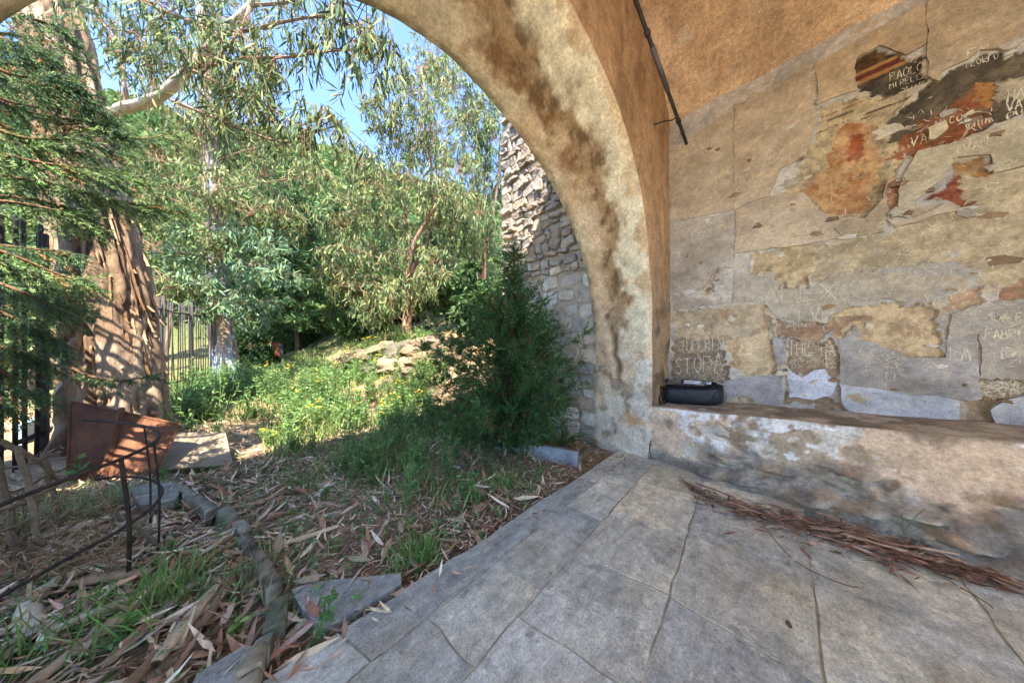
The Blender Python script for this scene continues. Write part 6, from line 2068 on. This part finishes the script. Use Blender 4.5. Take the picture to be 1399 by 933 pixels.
m = MB(); m.tube([[3.32, .56, z0 + .0], [3.27, .55, z0 - .012]], .009, 8); sub('knob', m, MT['silver'], tp, True)

# ------------------------------------------------------------------ drifted bark and leaves at the foot of the bench
rng = np.random.default_rng(601)
pth = np.array([gr(935, 662), gr(985, 690), gr(1050, 708), gr(1130, 730), gr(1200, 748), gr(1260, 768), gr(1330, 785), gr(1420, 812)])
PP = spline(pth, 200)
n = 1500
i = (rng.beta(1.6, 1.5, n) * 199).astype(int)
widx = np.interp(i / 199, [0, .15, .5, .75, 1], [.03, .08, .12, .09, .02])
al = norm(np.gradient(PP, axis=0))[i]
sd_ = np.c_[-al[:, 1], al[:, 0], 0 * al[:, 0]]
p = PP[i] + sd_ * (rng.normal(0, .9, n) * widx)[:, None]
p[:, 0] = np.minimum(p[:, 0], 2.93)
h_ = np.abs(rng.normal(0, .016, n)) * np.interp(i / 199, [0, .5, 1], [.6, 1.2, .5])
p[:, 2] = .008 + h_
sg = np.where(rng.uniform(size=n) < .5, 1, -1)[:, None]
d = al * sg + np.c_[rng.normal(0, .6, (n, 2)), rng.normal(0, .08, n)]
ln_ = rng.uniform(.02, .10, n)
DRY = [lin(128, 96, 74), lin(158, 124, 98), lin(104, 80, 64), lin(180, 150, 122), lin(140, 98, 80)]
Vd, Td, Cd = leaf_arrays(p, d, ln_, ln_ * rng.uniform(.09, .24, n), rng.normal(0, .12, n), cvar(DRY, n, .2, rng), rng, flat=np.array([0, 0, 1.0]))
drift = obj('leaf_drift', mesh_np('leaf_drift', Vd, Td, Cd), MT['litter'], kind='stuff')
drift['label'] = 'drift of dry brown bark shreds and leaves along the bench foot'
drift['category'] = 'leaf litter'
for k in range(26):
    ii = int(rng.beta(1.5, 1.5) * 190) + 4
    q = PP[ii] + np.r_[rng.normal(0, .055, 2), 0]
    q[0] = min(q[0], 2.9)
    q[2] = rng.uniform(.02, .05)
    dv = norm(np.gradient(PP, axis=0))[ii]
    ang = math.atan2(dv[1], dv[0]) + rng.normal(0, .42)
    V, Vi, f = bark_piece(q, ang, rng.uniform(.08, .22), rng.uniform(.006, .016), 0, rng.normal(0, .04), k)
    nn_ = len(V)
    V[:, 2] = np.maximum(V[:, 2], .012)
    Vi[:, 2] = np.maximum(Vi[:, 2], .008)
    col = DRY[k % 5] * rng.uniform(.85, 1.2)
    obj('bark_strip', mesh_np('bark_strip', np.r_[V, Vi], [f, f[:, ::-1] + nn_], np.tile(col, (2 * nn_, 1)), True), MT['litter'], drift)
for k, (pts, lab) in enumerate([([(1040, 692), (1042, 715), (1068, 748), (1080, 760)], 'thin twig curling out of the leaf drift near its left end'),
                                ([(1300, 795), (1330, 812), (1352, 826), (1356, 830)], 'thin twig lying on the paving at the right end of the drift'),
                                ([(1086, 766), (1120, 785), (1160, 800), (1172, 802)], 'thin red-brown twig lying in front of the drift')]):
    p = spline([gr(x, y, .012) for x, y in pts], 14)
    m = MB(); m.tube(p, .0028, 5)
    tag(obj('twig', m.mesh('twig'), MT['wood']), lab, 'twig')
m = MB()
q0 = np.array(gr(1222, 722)); q0[2] = .06
q0[0] = min(q0[0], 2.74)
for e in (q0 + [-.05, -.06, .20], q0 + [-.03, -.12, .12], q0 + [-.08, .02, .15]):
    m.tube(spline([q0, (q0 + e) / 2 + [0, 0, .02], e], 10), .0018, 4, lin(126, 136, 84))
tag(obj('dry_grass_stalk', m.mesh('dry_grass_stalk'), MT['grass']), 'wispy grass stalks growing at the bench foot', 'plant')
def single_leaf(name, px, py, ang, L, w, col, lab, curl=.3):
    p = gr(px, py, .014)
    v, t, c = leaf_arrays(np.array([p]), np.array([[math.cos(ang), math.sin(ang), .05]]), L, w, curl, np.array([col]), rng, flat=np.array([0, 0, 1.0]))
    return tag(obj(name, mesh_np(name, v, t, c, True), MT['litter']), lab, 'leaf')
single_leaf('fallen_leaf', 988, 728, -1.1, .07, .014, lin(150, 74, 58), 'curved red leaf alone on the paving left of the drift')
single_leaf('fallen_leaf', 1079, 858, .2, .04, .025, lin(82, 70, 44), 'small dark leaf in the middle of the near flagstones', .1)
single_leaf('fallen_leaf', 888, 705, -1.3, .06, .010, lin(168, 136, 104), 'thin tan leaf on the paving below the arch pier')
single_leaf('fallen_leaf', 1215, 785, -.3, .13, .012, lin(140, 96, 74), 'long brown leaf lying out in front of the drift')
single_leaf('fallen_leaf', 1238, 762, -.6, .09, .03, lin(176, 138, 108), 'broad pale leaf on the front edge of the drift')
# litter swept against the pier foot
for k in range(60):
    x, y = rng.uniform(770, 860), rng.uniform(622, 650)
    if k >= 26:
        t_ = rng.uniform(0, 1)
        x, y = 360 + 470 * t_ + abs(rng.normal(0, 14)), 930 - 305 * t_ + abs(rng.normal(0, 8))
    p = gr(x, y, .012)
    v, t, c = leaf_arrays(np.array([p]), np.array([[math.cos(k * 1.3), math.sin(k * 1.3), .06]]), rng.uniform(.04, .10), rng.uniform(.008, .018), .25, cvar(LIT, 1, .2, rng), rng, flat=np.array([0, 0, 1.0]))
    obj('leaf', mesh_np('leaf', v, t, c, True), MT['litter'], litter)
print('objects', len(bpy.data.objects), 'tris', sum(sum(max(1, p.loop_total - 2) for p in m.polygons[:1]) * len(m.polygons) for m in bpy.data.meshes))
